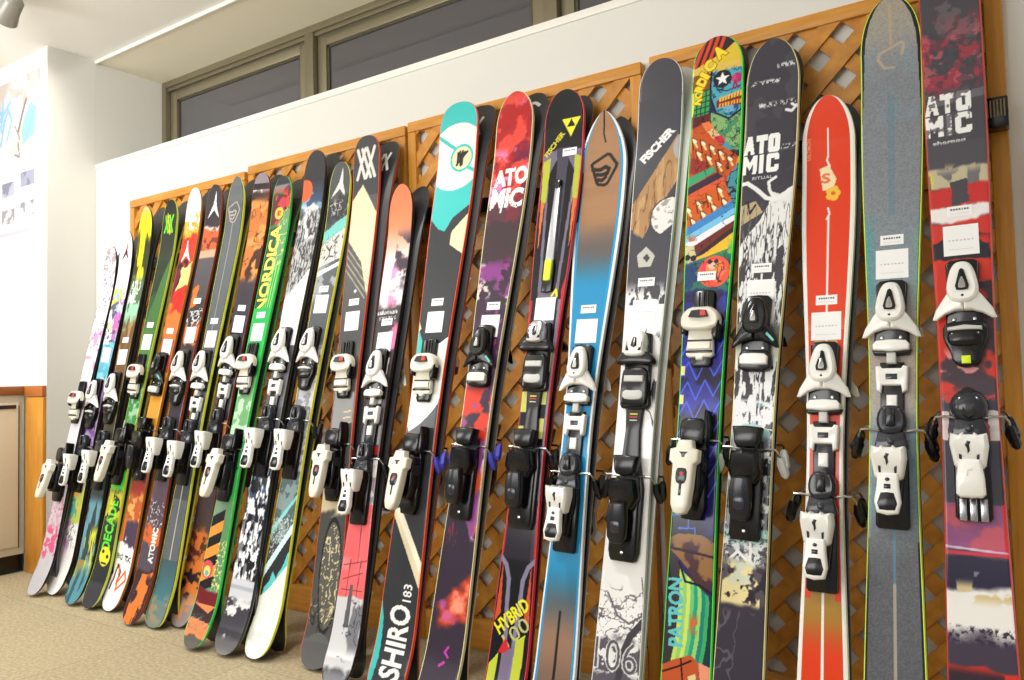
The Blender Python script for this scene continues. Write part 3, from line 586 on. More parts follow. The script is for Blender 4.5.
    # lettering down the tip
    p.veins((30, 20, 34), 112, 300, .022, 34, k=41, a=.75); p.veins((24, 40, 60), 118, 152, .05, 50, k=42, u0=-.1, a=.7); p.line([(-.2, 71), (-.24, 95), (.0, 113), (.5, 121), (1, 113)], .005, (26, 24, 50)); p.line([(.05, 90), (.4, 93), (.9, 90)], .003, (30, 30, 60)); p.circ(.22, 80, .024, (30, 30, 44), .0205); p.line([(.62, 92), (.7, 84), (.8, 92)], .005, (150, 40, 100))
    for i, (ch, u, y, r) in enumerate((('N', -.72, 98, 1.30), ('O', -.70, 91.5, 1.25), ('R', -.66, 85, 1.15), ('D', -.56, 78.5, 1.0), ('I', -.47, 73, .9), ('C', -.28, 64, .75), ('A', .10, 52, .6))):
        sc_ = .020+.0025*i; p.text(ch, u, y, sc_*(.5 if ch == 'I' else 1), sc_*1.15, r, (150, 90, 20), .11); p.text(ch, u, y, sc_*.86*(.45 if ch == 'I' else 1), sc_, r, (244, 218, 50), .07)
def art_T(p):
    D = (62, 60, 70)
    p.fill(D); p.spl((80, 78, 88), -20, 180, .6, 20, k=1, a=.5)
    for y, u0, u1 in ((66, .2, .9), (81, -.8, .3), (104, -.5, .9), (148, .4, 1)):
        p.spl((206, 210, 212), y-2, y+2.5, .56, 260, 200, k=int(y), u0=u0, u1=u1, fade=1.5)
    p.line([(.55, 112), (.75, 114), (.92, 109)], .007, (226, 226, 230)); p.line([(.75, 107), (.88, 110)], .006, (226, 226, 230))
    block(p, -.30, 134, 172, .088, (240, 240, 240), (62, 60, 70)); p.text('RITUAL', -.2, 177, .05, .008, 0, (190, 190, 196), .01)
    # pale tree
    p.poly([(-1.1, 200), (-.2, 196), (1.1, 190), (1.1, 330), (-1.1, 330)], (222, 220, 222), wob=.003, a=0)
    p.poly([(.15, 192), (.45, 196), (1.1, 186), (1.1, 330), (-1.1, 330), (-1.1, 250), (-.4, 226), (.1, 206)], (226, 226, 226), wob=.005)
    p.poly([(-1.1, 205), (-.4, 200), (-.1, 212), (-1.1, 226)], (214, 190, 140), a=.8); p.line([(-1, 182), (-.75, 181), (-.4, 188), (0, 198), (.3, 200)], .010, (232, 232, 232)); p.line([(.3, 200), (.1, 190), (.05, 182), (.3, 178)], .007, (232, 232, 232)); p.line([(.3, 200), (.6, 198), (1, 190)], .012, (232, 232, 232)); p.line([(-.7, 200), (-.6, 212), (-.4, 204)], .005, (40, 36, 44))
    p.veins((96, 94, 102), 205, 325, .07, 110, 13, k=2); p.veins((50, 48, 56), 225, 325, .05, 70, 10, k=3); p.spl((60, 58, 66), 262, 325, .62, 90, 20, k=53); p.poly([(.55, 250), (.8, 244), (.9, 280), (.6, 300)], D, wob=.004); p.poly([(.95, 215), (1.1, 210), (1.1, 300), (.95, 290)], (200, 206, 206))
    p.band(325, 352, (110, 110, 110), 4); p.band(345, 362, (206, 206, 196), 4); p.poly([(.3, 360), (1.1, 355), (1.1, 376), (.5, 378)], (150, 206, 210), wob=.004)
    p.band(362, 440, (58, 56, 64), 3); p.spl((232, 232, 234), 358, 440, .44, 190, 34, k=4, soft=.03, fade=3); p.spl((232, 232, 234), 400, 440, .46, 60, 120, k=5, fade=3); p.spl((160, 206, 206), 405, 445, .62, 26, k=6)
    p.band(438, 530, (120, 120, 130), 5); p.spl((220, 226, 226), 440, 540, .55, 60, 30, k=7); p.spl((40, 38, 46), 440, 560, .60, 80, 60, k=8)
    p.band(530, 548, (150, 206, 204), 2, 4, k=9); p.band(544, 572, (110, 110, 120), 3, 4); p.spl((40, 38, 46), 530, 575, .55, 140, k=10); p.spl((216, 222, 222), 540, 572, .56, 120, k=11)
    p.line([(.2, 532), (.25, 560), (.7, 575)], .006, W_); p.line([(-.6, 560), (-.3, 552), (.1, 560), (.6, 578)], .006, W_); p.circ(.75, 578, .012, W_)
    p.band(566, 606, (86, 76, 86), 4, 6, k=12); p.spl((232, 218, 160), 562, 606, .46, 24, k=13, u0=-.9, u1=.75, soft=.08, fade=4); p.spl((206, 214, 196), 562, 584, .55, 20, k=14, u0=-.7, u1=.5); p.spl((46, 36, 50), 566, 604, .64, 34, k=15)
    p.band(604, 760, (60, 54, 66), 3, 4, k=16); p.veins((92, 86, 98), 612, 700, .03, 20, 12, k=17)
def art_U(p):
    O = (222, 62, 30)
    p.fill((240, 238, 232)); hw = np.abs(p.U); c = np.zeros_like(p.C); c[:] = O
    def blend(y0, y1, col):
        nonlocal c
        m = sst(y0, y1, p.Y)[:, None]; c = c*(1-m)+np.array(col, float)*m
    blend(310, 350, (206, 170, 110)); blend(355, 380, O); blend(560, 590, (168, 128, 50)); blend(610, 660, (222, 66, 30))
    m = hw < .84; p.C[m] = c[m]; p.put((p.Y > 330)*(hw > .55)*(hw < .84)*(p.Y < 600), O)
    p.line([(0, 128), (0, 156)], .004, W_); p.line([(0, 156), (-.05, 160), (.05, 166), (0, 170)], .004, W_); p.line([(0.02, 216), (.02, 345)], .004, W_); p.line([(0, 580), (0, 760)], .005, W_); p.line([(0, 208), (.06, 214), (-.04, 219)], .004, W_)
    p.poly([(-.32, 168), (.02, 165), (.3, 180), (.18, 190), (-.2, 190)], (240, 220, 180)); p.text('S', -.08, 178, .02, .026, 0, (226, 120, 80), .04); 
    for a in range(5): p.circ(.18+.13*math.cos(a*1.257), 194+4.2*math.sin(a*1.257), .009, (240, 190, 70))
    p.circ(.18, 194, .005, (226, 100, 50)); p.text('SALOMON', -.72, 147, .055, .010, math.pi/2, (236, 150, 110), .01)
def art_V(p):
    p.fill((120, 124, 130)); 
    c = np.zeros_like(p.C); c[:] = (146, 146, 146)
    def blend(y0, y1, col):
        nonlocal c
        m = sst(y0, y1, p.Y)[:, None]; c = c*(1-m)+np.array(col, float)*m
    blend(30, 90, (128, 134, 142)); blend(180, 260, (128, 140, 148)); blend(280, 330, (168, 156, 146)); blend(400, 450, (120, 136, 146)); blend(500, 560, (98, 100, 106)); blend(600, 720, (94, 96, 102))
    p.C = c; t = p.n(26, 12, k=1); p.put((t-.45)*.7*(p.Y < 120)*(p.Y > 15), (120, 156, 176)); p.put(.45*(1-sst(20, 60, p.Y)), (186, 168, 140))
    p.put(sst(.45, .95, -p.U)*.75*sst(200, 240, p.Y)*(1-sst(285, 330, p.Y)), (70, 156, 160)); p.put(sst(.75, 1, p.U)*.5*sst(200, 240, p.Y)*(1-sst(285, 330, p.Y)), (90, 170, 160)); p.put(sst(.5, .95, np.abs(p.U))*.5*sst(400, 440, p.Y)*(1-sst(500, 540, p.Y)), (80, 130, 150))
    p.put((p.n(520, k=2, o=1)-.5)*.20, (200, 204, 206)); p.put((.5-p.n(520, k=2, o=1))*.28, (50, 54, 60))
    E = (184, 164, 140); p.line([(0, 4), (.02, 44)], .006, E, .7)
    p.line([(-.4, 58), (-.35, 52), (.35, 44), (.42, 47), (.36, 56)], .006, E, .85); p.line([(-.4, 58), (-.2, 67), (.1, 68)], .006, E, .85)
    for i in range(-3, 4): p.line([(i*.03, 95), (i*.03, 215)], .0015, (90, 130, 150), .5)
    p.line([(0.03, 525), (.03, 590)], .005, (90, 130, 150)); p.line([(.03, 585), (.03, 760)], .005, (170, 160, 150))
    hw = np.abs(p.U); p.put(((hw > np.interp(p.Y, [-5, 60, 120, 540], [.80, .88, .95, .97]))*(p.Y < 400)), (34, 36, 40)); p.put((hw > .90)*(p.Y > 540)*1.0, (40, 42, 46))
def art_W(p):
    p.fill((70, 66, 74)); p.band(-80, 160, (76, 74, 82)); p.spl((168, 62, 78), 22, 92, .50, 34, k=1, soft=.10, fade=14, a=.85, o=6); p.spl((120, 110, 118), -40, 40, .6, 24, k=2, a=.5); p.spl((196, 96, 104), 30, 88, .66, 60, k=3, a=.7); p.spl((70, 66, 76), 20, 95, .60, 90, k=33, a=.6)
    p.poly([(-.8, 96), (1, 92), (1, 100), (-.8, 104)], (150, 150, 156), a=.4)
    block(p, -.22, 92, 134, .088, (244, 244, 244), (76, 74, 82)); p.spl((90, 86, 94), 88, 138, .70, 70, k=31, u1=.5, fade=2, a=.8); p.text('shaman', -.22, 140.5, .062, .010, 0, (214, 214, 214), .03)
    p.band(142, 172, (82, 80, 88), 2); p.band(168, 188, (190, 180, 150), 2, 3, k=4); p.spl((226, 200, 150), 166, 188, .5, 40, k=5, u0=-.4, u1=.6); p.poly([(-.9, 170), (-.8, 170), (-.8, 186), (-.9, 186)], (214, 206, 70)); p.spl((110, 110, 116), 170, 200, .62, 50, 14, k=6)
    p.band(186, 206, (196, 52, 52), 2, 3, k=7); p.poly([(-.2, 180), (.3, 178), (.35, 202), (-.25, 206)], (76, 72, 80), wob=.006)
    p.band(204, 222, (236, 230, 228), 2, 5, k=8); p.band(220, 250, (200, 56, 50), 2, 5, k=9); p.poly([(-1, 240), (1, 236), (1, 262), (-1, 262)], (44, 42, 52), wob=.008); p.spl((196, 52, 44), 236, 262, .58, 20, k=10)
    p.band(260, 400, (206, 56, 44), 1, 3); p.spl((70, 54, 64), 284, 400, .54, 18, k=11, soft=.07); p.poly([(.3, 284), (1, 282), (1, 290), (.3, 290)], (60, 50, 60)); p.spl((226, 150, 150), 350, 430, .62, 24, k=12)
    p.band(395, 508, (62, 60, 74), 8, 10, k=13, f=16); p.spl((196, 60, 50), 390, 440, .6, 24, k=14, u0=-.9, u1=.9); p.poly([(.62, 410), (1, 410), (1, 440), (.62, 440)], (222, 214, 214), wob=.003); p.poly([(-1, 412), (-.72, 412), (-.72, 440), (-1, 440)], (222, 206, 206), wob=.003)
    p.band(504, 550, (150, 84, 136), 1, 2); p.spl((196, 90, 110), 505, 552, .54, 22, k=15, soft=.1); p.poly([(-1, 504), (-.9, 504), (-.9, 552), (-1, 552)], (206, 50, 50)); p.poly([(.84, 504), (1, 504), (1, 556), (.84, 556)], (206, 56, 56)); p.line([(-1, 548), (1, 552)], .004, (210, 190, 214)); p.band(552, 556, (206, 60, 80), 1)
    p.band(556, 594, (48, 44, 66), 1, 3); p.spl((130, 126, 140), 572, 577, .5, 60, k=16, u0=-.1, u1=.6, fade=1); p.band(588, 648, (238, 236, 232), 3, 6, k=17, f=18); p.spl((214, 196, 150), 584, 602, .5, 30, k=18, u0=-.7)
    p.band(636, 672, (70, 62, 78), 8, 6, k=19, f=40); p.spl((60, 54, 72), 628, 645, .55, 160, k=20, fade=2); p.band(668, 800, (206, 56, 44), 2, 4, k=21); p.spl((60, 44, 56), 672, 760, .55, 20, k=22)

# ------------------------------------------------------------------ materials
MW = mat('wall_paint', (226, 225, 219), .7, spec=.2)
MC = mat('ceiling_paint', (236, 235, 229), .8, spec=.1)
WOOD = noise_mat('varnished_pine', (218, 154, 60), (190, 124, 42), 9, .38, (9, 9, .7), bump=.15, detail=5, lo=.3, hi=.75)
WOODH = noise_mat('varnished_pine_rail', (220, 156, 64), (194, 128, 46), 9, .38, (.7, 9, 9), bump=.15, detail=5, lo=.3, hi=.75)
ALU = mat('window_aluminium', (150, 142, 118), .35, .55)
ALUD = mat('window_aluminium_dark', (96, 90, 74), .4, .5)
BLK = mat('black_plastic', (15, 15, 17), .2); DGR = mat('dark_grey_plastic', (44, 45, 52), .16)
WHT = mat('white_plastic', (236, 235, 230), .22, coat=.4); CRM = mat('cream_plastic', (226, 222, 206), .25, coat=.4)
SIL = mat('brushed_steel', (190, 190, 192), .25, 1.0); RED = mat('red_plastic', (200, 46, 40), .3); TEA = mat('teal_plastic', (110, 200, 190), .3); NEO = mat('neon_yellow', (214, 236, 30), .35)
LGR = mat('light_grey_plastic', (196, 196, 192), .35); BLU = mat('blue_strap', (60, 60, 170), .5); YEL = mat('yellow_mark', (230, 200, 60), .4)
PAPER = mat('sticker_paper', (240, 240, 240), .45); INK = mat('sticker_ink', (96, 96, 100), .6); INKL = mat('sticker_ink_pale', (200, 190, 192), .6)
STEEL = mat('ski_edge_steel', (120, 120, 122), .3, 1.0); BASEM = mat('ski_base', (40, 40, 44), .35)
PAINT = paint_mat('ski_topsheet_print', .16, .0); PAINT.node_tree.nodes['Principled BSDF'].inputs['Specular IOR Level'].default_value = .35

# ------------------------------------------------------------------ the setting
CEIL = 2.54; WY = .0
# carpet
fl = noise_mat('carpet', (162, 148, 118), (190, 175, 144), 90, .95, bump=.6, detail=8, spec=.1)
nt = fl.node_tree; tc = nt.nodes.new('ShaderNodeTexCoord'); br = nt.nodes.new('ShaderNodeTexBrick'); mx = nt.nodes.new('ShaderNodeMixRGB'); mx.blend_type = 'MULTIPLY'
br.offset = 0; br.inputs['Color1'].default_value = (1, 1, 1, 1); br.inputs['Color2'].default_value = (.93, .93, .93, 1); br.inputs['Mortar'].default_value = (.80, .80, .80, 1)
br.inputs['Scale'].default_value = 1.0; br.inputs['Brick Width'].default_value = .5; br.inputs['Row Height'].default_value = .5; br.inputs['Mortar Size'].default_value = .003
nt.links.new(tc.outputs['Object'], br.inputs['Vector']); b = nt.nodes['Principled BSDF']; src = b.inputs['Base Color'].links[0].from_socket
mx.inputs[0].default_value = 1; nt.links.new(src, mx.inputs[1]); nt.links.new(br.outputs[0], mx.inputs[2]); nt.links.new(mx.outputs[0], b.inputs['Base Color'])
struct(box_obj('floor', (-2.6, 5.6, -4.2, WY+.02, -.06, 0), fl))
struct(box_obj('ceiling', (-2.6, 5.6, -4.2, .0, CEIL, CEIL+.08), MC))
RX0, RY1 = -.30, .375          # window recess
struct(box_obj('wall_back', (-.32, 5.6, WY, WY+.06, -.02, 1.978), MW))
bm = bmesh.new(); bx(bm, RX0, 5.6, -.004, RY1+.1, 1.979, 2.005, bev=.002); struct(obj('trim_1', finish(bm, 'window_sill'), mat('sill_gloss', (240, 238, 230), .4)))
struct(box_obj('wall_recess_side', (RX0-.06, RX0, .0, RY1+.1, 1.9, CEIL+.08), MW))
struct(box_obj('ceiling_recess', (RX0+.0005, 5.6, 0, RY1+.1, CEIL-.008, CEIL+.08), mat('soffit_paint', (236, 229, 208), .7, spec=.2)))
struct(box_obj('trim_2', (RX0, 5.6, -.006, .003, CEIL-.016, CEIL+.0), mat('sill_gloss')))
struct(box_obj('wall_column', (-2.6, -.30, -.235, -.0005, .0, CEIL+.02), MW))
struct(box_obj('night_backdrop', (-.36, 5.6, RY1+.1, RY1+.16, 1.9, CEIL+.08), mat('night_outside', (12, 12, 14), .9)))  # dark panel added behind the panes to stand for the night outside

# sliding windows in the recess
GL = mat('window_glass', (88, 86, 90), .07, spec=.9)  # opaque pane; the grey base carries some of the reflected ceiling light
def window(i, x0, x1, y, gl):
    t = struct(empty('window_%d' % i, (x0, y, 2.0)))
    fr = bmesh.new(); z0, z1 = 0.012, .480; L = x1-x0; f = .055
    bx(fr, 0, f, -.02, .02, z0, z1, bev=.003); bx(fr, L-f, L, -.02, .02, z0, z1, bev=.003); bx(fr, f, L-f, -.02, .02, z1-.05, z1, bev=.003); bx(fr, f, L-f, -.02, .02, z0, z0+.03, bev=.003)
    obj('window_sash', finish(fr, 'window_sash'), ALU, t)
    bm = bmesh.new(); bx(bm, f-.004, L-f+.004, -.004, .004, z0+.026, z1-.046); obj('window_pane', finish(bm, 'window_pane', False), GL, t)
    g = bmesh.new(); bx(g, f, f+.012, -.012, -.0045, z0+.03, z1-.05); bx(g, L-f-.012, L-f, -.012, -.0045, z0+.03, z1-.05); bx(g, f, L-f, -.012, -.0045, z1-.06, z1-.05)
    obj('window_gasket', finish(g, 'window_gasket'), ALUD, t); return t
fo = bmesh.new()
for (a, b_, c, d, e, f_) in ((-.298, -.262, .36, .47, 2.013, 2.537), (-.262, 5.5, .36, .47, 2.50, 2.537), (-.262, 5.5, .385, .39, 2.48, 2.5), (-.262, 5.5, .370, .375, 2.48, 2.5), (.842, .90, .36, .47, 2.013, 2.5), (2.14, 2.20, .36, .47, 2.013, 2.5), (3.44, 3.5, .36, .47, 2.013, 2.5)):
    bx(fo, a, b_, c, d, e, f_, bev=.002)
of = obj('trim_3', finish(fo, 'window_frame'), mat('window_aluminium_frame', (136, 128, 104), .4, .5)); struct(of)
for i, (a, b_, yy) in enumerate(((-.255, .838, .405), (.905, 2.135, .405), (2.205, 3.43, .405), (3.51, 5.5, .405))): window(i+1, a, b_, yy, GL)

# poster wall: poster, spotlight, cabinet
t = prop(empty('wall_poster', (-.58, -.2355, 1.95)), 'large white ski poster with blue lettering and small photos on the white column wall', 'poster')
bm = bmesh.new(); N = 160; X0, X1, Z0, Z1 = -.62, .205, -.43, .50
vs = {}
for i in range(N+1):
    for j in range(N+1): vs[i, j] = bm.verts.new((X0+(X1-X0)*i/N, -.0015, Z0+(Z1-Z0)*j/N))
for i in range(N):
    for j in range(N): bm.faces.new((vs[i, j], vs[i+1, j], vs[i+1, j+1], vs[i, j+1]))
me = bpy.data.meshes.new('poster_sheet'); bm.to_mesh(me); bm.free()
co = np.array([v.co[:] for v in me.vertices]); a = (co[:, 0]-X0)/(X1-X0); b = (co[:, 2]-Z0)/(Z1-Z0)
P = Painter(a*2-1, co[:, 0], co[:, 2], b*100, lambda y: Z0+(Z1-Z0)*y/100, lambda s: 1.0, 33)
P.fill((240, 240, 240)); nn1 = P.n(7, k=1, o=5); P.put((b > .60)*1.0, (224, 221, 218)); P.put((b > .60)*sst(.45, .6, nn1)*.7, (176, 168, 164)); P.put((b > .84)*sst(.4, .6, P.n(12, k=2))*.6, (160, 146, 140))
Q = lambda pts: [(X0+(X1-X0)*u, Z0+(Z1-Z0)*v) for u, v in pts]
P.poly_m(Q([(.60, .60), (.74, .66), (.80, .90), (.62, .88), (.56, .70)]), (238, 238, 240), .85)
for pts in ([(.30, .80), (.40, .86), (.52, .84)], [(.42, .90), (.40, .72), (.34, .66)], [(.52, .66), (.56, .78), (.62, .84), (.66, .78), (.60, .68)], [(.50, .80), (.64, .88)], [(.55, .90), (.52, .74)]): P.line(Q(pts), .022, (96, 164, 222), .9, metric=True)
P.poly_m(Q([(.80, .62), (.95, .66), (.97, .80), (.90, .84), (.82, .78), (.78, .70)]), (120, 206, 228)); P.line(Q([(.74, .70), (.80, .80), (.84, .86)]), .02, (96, 76, 76), metric=True); P.line(Q([(.76, .66), (.70, .74)]), .012, (120, 100, 96), metric=True); P.line(Q([(.84, .64), (.93, .78)]), .008, (70, 150, 180), metric=True); P.line(Q([(.70, .58), (.76, .56), (.74, .64)]), .014, (110, 96, 96), metric=True)
for q, cc in (((.62, .40), (150, 158, 190)), ((.86, .43), (120, 126, 160)), ((.62, .25), (232, 214, 206)), ((.86, .27), (186, 186, 186)), ((.36, .38), (160, 170, 190)), ((.36, .24), (190, 190, 186))):
    m = (np.abs(a-q[0]) < .085)*(np.abs(b-q[1]-(a-q[0])*.0) < .042); P.put(m*.85, cc); P.put(m*sst(.5, .6, P.n(26, k=int(q[0]*50), o=4))*.7, (84, 84, 104))
for q in (.55, .53, .51, .10, .08, .06): P.put((np.abs(b-q) < .003)*(a > .3)*(a < .95)*(P.n(90, 200, k=7) > .45)*.5, (200, 130, 130) if q < .2 else (120, 190, 220))
P.put((np.abs(b-.155) < .012)*(a > .1)*(a < .96)*.7, (232, 140, 165))
P.C = P.C*.8+np.array((243, 243, 243))*.2
ca = me.color_attributes.new('paint', 'FLOAT_COLOR', 'POINT'); ca.data.foreach_set('color', np.column_stack([lin(P.C), np.ones(len(P.C))]).astype(np.float32).ravel())
obj('poster_sheet', me, paint_mat('poster_print', .4, .1), t)
for px in (X0+.02, X1-.012):
    for pz in (Z0+.02, Z1-.012):
        bm = bmesh.new(); dome(bm, px, pz, .0015, .006, .006, .006, seg=10, rings=3); obj('pin', finish(bm, 'pin'), LGR, t)

t = prop(empty('ceiling_spotlight', (.11, -.585, CEIL)), 'small round white spotlight hanging from the ceiling by the poster', 'spotlight')
bm = bmesh.new(); bmesh.ops.create_cone(bm, cap_ends=True, segments=24, radius1=.035, radius2=.035, depth=.012, matrix=Matrix.Translation((0, 0, -.006))); tube(bm, [(0, 0, -.01), (0, 0, -.05)], .008)
obj('mount', finish(bm, 'mount'), LGR, t)
bm = bmesh.new(); R = Matrix.Rotation(math.radians(58), 4, 'Y')@Matrix.Rotation(math.radians(0), 4, 'X')
prof = [(.0, .07), (.026, .068), (.040, .052), (.043, .0), (.050, -.035), (.053, -.05), (.047, -.05), (.042, -.03), (.0, -.025)]
rg = []
for r, z in prof:
    rg.append([bm.verts.new((r*math.cos(k*math.pi/12), r*math.sin(k*math.pi/12), z)) for k in range(24)])
for a_, b_ in zip(rg, rg[1:]):
    for k in range(24): bm.faces.new((a_[k], a_[(k+1) % 24], b_[(k+1) % 24], b_[k]))
bmesh.ops.remove_doubles(bm, verts=bm.verts, dist=1e-5)
bmesh.ops.transform(bm, matrix=Matrix.Translation((0, 0, -.075))@R, verts=bm.verts)
sh = obj('lamp_shade', finish(bm, 'lamp_shade'), mat('spot_housing', (150, 148, 140), .35, .3), t)
em = bpy.data.materials.new('lamp_glow'); em.use_nodes = True; nb = em.node_tree.nodes['Principled BSDF']; nb.inputs['Emission Color'].default_value = (1, .95, .82, 1); nb.inputs['Emission Strength'].default_value = 12
bm = bmesh.new(); bmesh.ops.create_cone(bm, cap_ends=True, segments=24, radius1=.036, radius2=.036, depth=.008, matrix=Matrix.Translation((0, 0, -.075))@R@Matrix.Translation((0, 0, -.036)))
obj('bulb', finish(bm, 'bulb'), em, t)
l = bpy.data.lights.new('spotlight_beam', 'SPOT'); l.energy = 26; l.spot_size = math.radians(120); l.spot_blend = .8; l.shadow_soft_size = .04; l.color = (1, .95, .84)
lo = bpy.data.objects.new('spotlight_beam', l); COL.objects.link(lo); lo.parent = t; lo.matrix_local = Matrix.Translation((0, 0, -.075))@R@Matrix.Translation((0, 0, -.052))

# cabinet under the poster
t = prop(empty('storage_cabinet', (-.9, -.24, 0)), 'low cream metal cabinet with pine top and post in front of the column', 'cabinet')
CR_ = mat('cabinet_enamel', (216, 212, 192), .4)
e = lambda n, x, m, bv=.0, p=t: obj(n, (lambda b_: (bx(b_, *x, bev=bv), finish(b_, n))[1])(bmesh.new()), m, p)
e('cabinet_body', (-.6, .405, -.70, -.004, .085, .852), CR_, .004)
e('plinth', (-.58, .395, -.69, -.004, 0, .085), BLK)
bm = bmesh.new(); bx(bm, .405, .419, -.69, -.035, .125, .815, bev=.004); dr = obj('cabinet_door', finish(bm, 'cabinet_door'), mat('cabinet_door_enamel', (222, 218, 198), .4), t)
bm = bmesh.new(); bx(bm, .4195, .424, -.52, -.05, .785, .803); bx(bm, .4195, .4215, -.038, -.034, .12, .80); obj('door_handle', finish(bm, 'door_handle'), DGR, dr)
e('counter_top', (-.62, .425, -.72, -.004, .853, .893), mat('counter_edge', (150, 92, 50), .4), .003)
t = prop(empty('wooden_post', (-.386, -.24, 0)), 'flat pine panel board fixed on the column end beside the cream cabinet', 'panel')
bm = bmesh.new(); bx(bm, -.085, .085, -.012, .003, 0, .84, bev=.002); obj('panel_board', finish(bm, 'panel_board'), WOOD, t)
bm = bmesh.new(); bx(bm, -.087, .087, -.016, .003, .842, .893, bev=.002); obj('cap_rail', finish(bm, 'cap_rail'), mat('cap_rail_wood', (176, 104, 48), .4), t)

# ------------------------------------------------------------------ trellis panels
def clip(poly, x0, x1, z0, z1):
    def cut(P, f, g):
        out = []
        for i in range(len(P)):
            a, b = P[i-1], P[i]; fa, fb = f(a), f(b)
            if (fa >= 0) != (fb >= 0):
                t_ = fa/(fa-fb); out.append((a[0]+(b[0]-a[0])*t_, a[1]+(b[1]-a[1])*t_))
            if fb >= 0: out.append(b)
        return out
    for f in (lambda p: p[0]-x0, lambda p: x1-p[0], lambda p: p[1]-z0, lambda p: z1-p[1]):
        poly = cut(poly, f, 0)
        if len(poly) < 3: return []
    return poly
TL = ['first pine lattice panel from the left, behind the yellow and green skis', 'second pine lattice panel from the left, behind the mountain and cat graphics', 'third pine lattice panel from the left, behind the teal, red and brown skis', 'rightmost pine lattice panel, behind the orange, grey and red skis']
def panel(i, x0, W, H, dy=0.0):
    t = prop(empty('trellis_panel', (x0, -.0325+dy, 0)), TL[i], 'trellis', 'pine lattice panels along the wall')
    fw = .036; q = lambda n, ex, m=WOOD, bv=.003: obj(n, (lambda b_: (bx(b_, *ex, bev=bv), finish(b_, n))[1])(bmesh.new()), m, t)
    q('stile', (0, fw, 0, .03, .0, H-fw-.001)); q('stile', (W-fw, W, 0, .03, .0, H-fw-.001))
    q('top_rail', (0, W, -.001, .031, H-fw, H), WOODH); q('bottom_rail', (fw+.001, W-fw-.001, 0, .03, 0.0, .10), WOODH); q('middle_rail', (fw+.001, W-fw-.001, .0, .03, 1.30, 1.345), WOODH)
    p_ = .115; lw = .038
    for layer, sg in ((0, 1), (1, -1)):
        for (za, zb) in ((.10, 1.30), (1.345, H-fw)):
            bm = bmesh.new(); y0, y1 = (.004, .0115) if layer == 0 else (.0125, .020)
            for k in range(-20, 30):
                c = k*p_*1.0; h = lw/2*math.sqrt(2)
                if sg > 0: pl = [(-3, -3+c-h), (3, 3+c-h), (3, 3+c+h), (-3, -3+c+h)]
                else: pl = [(-3, 3+c-h), (-3, 3+c+h), (3, -3+c+h), (3, -3+c-h)]
                pl = clip(pl, fw, W-fw, za, zb)
                if len(pl) < 3: continue
                A = [bm.verts.new((x, y0, z)) for x, z in pl]; B = [bm.verts.new((x, y1, z)) for x, z in pl]
                bm.faces.new(A); bm.faces.new(B[::-1])
                for j in range(len(pl)): bm.faces.new((A[j-1], A[j], B[j], B[j-1]))
            obj('lattice_slats', finish(bm, 'lattice_slats', False), LATH, t)
LATH = noise_mat('pine_lath', (214, 150, 58), (178, 112, 38), 9, .4, (3, 3, 3), bump=.1, detail=5, lo=.3, hi=.75)
panel(0, .06, .852, 1.762); panel(1, .933, .860, 1.778); panel(2, 1.806, .890, 1.784); panel(3, 2.722, .856, 1.79)

# display rail with bristle end block
t = prop(empty('display_rail', (1.8, -.033, 1.44)), 'long black display rail running across the lattice behind the ski tips', 'rail')
bm = bmesh.new(); bx(bm, -1.74, 1.734, -.03, -.001, -.028, .022, bev=.003); bx(bm, -1.74, 1.734, -.036, -.031, -.028, -.02, bev=.001); obj('rail_bar', finish(bm, 'rail_bar'), BLK, t)
bm = bmesh.new(); bx(bm, 1.735, 1.78, -.05, -.001, -.034, .034, bev=.003); eb = obj('end_block', finish(bm, 'end_block'), BLK, t)
bm = bmesh.new()
for k in range(6): bx(bm, 1.739+k*.0065, 1.742+k*.0065, -.054, -.0503, -.012, .026)
obj('bristle_rib', finish(bm, 'bristle_rib'), mat('bristles', (150, 130, 96), .7), eb)

# white moulding on the wall at the right end
struct(box_obj('trim_4', (3.612, 3.72, WY-.022, WY-.0005, 0, 1.37), mat('white_moulding', (238, 238, 236), .4), bev=.006))

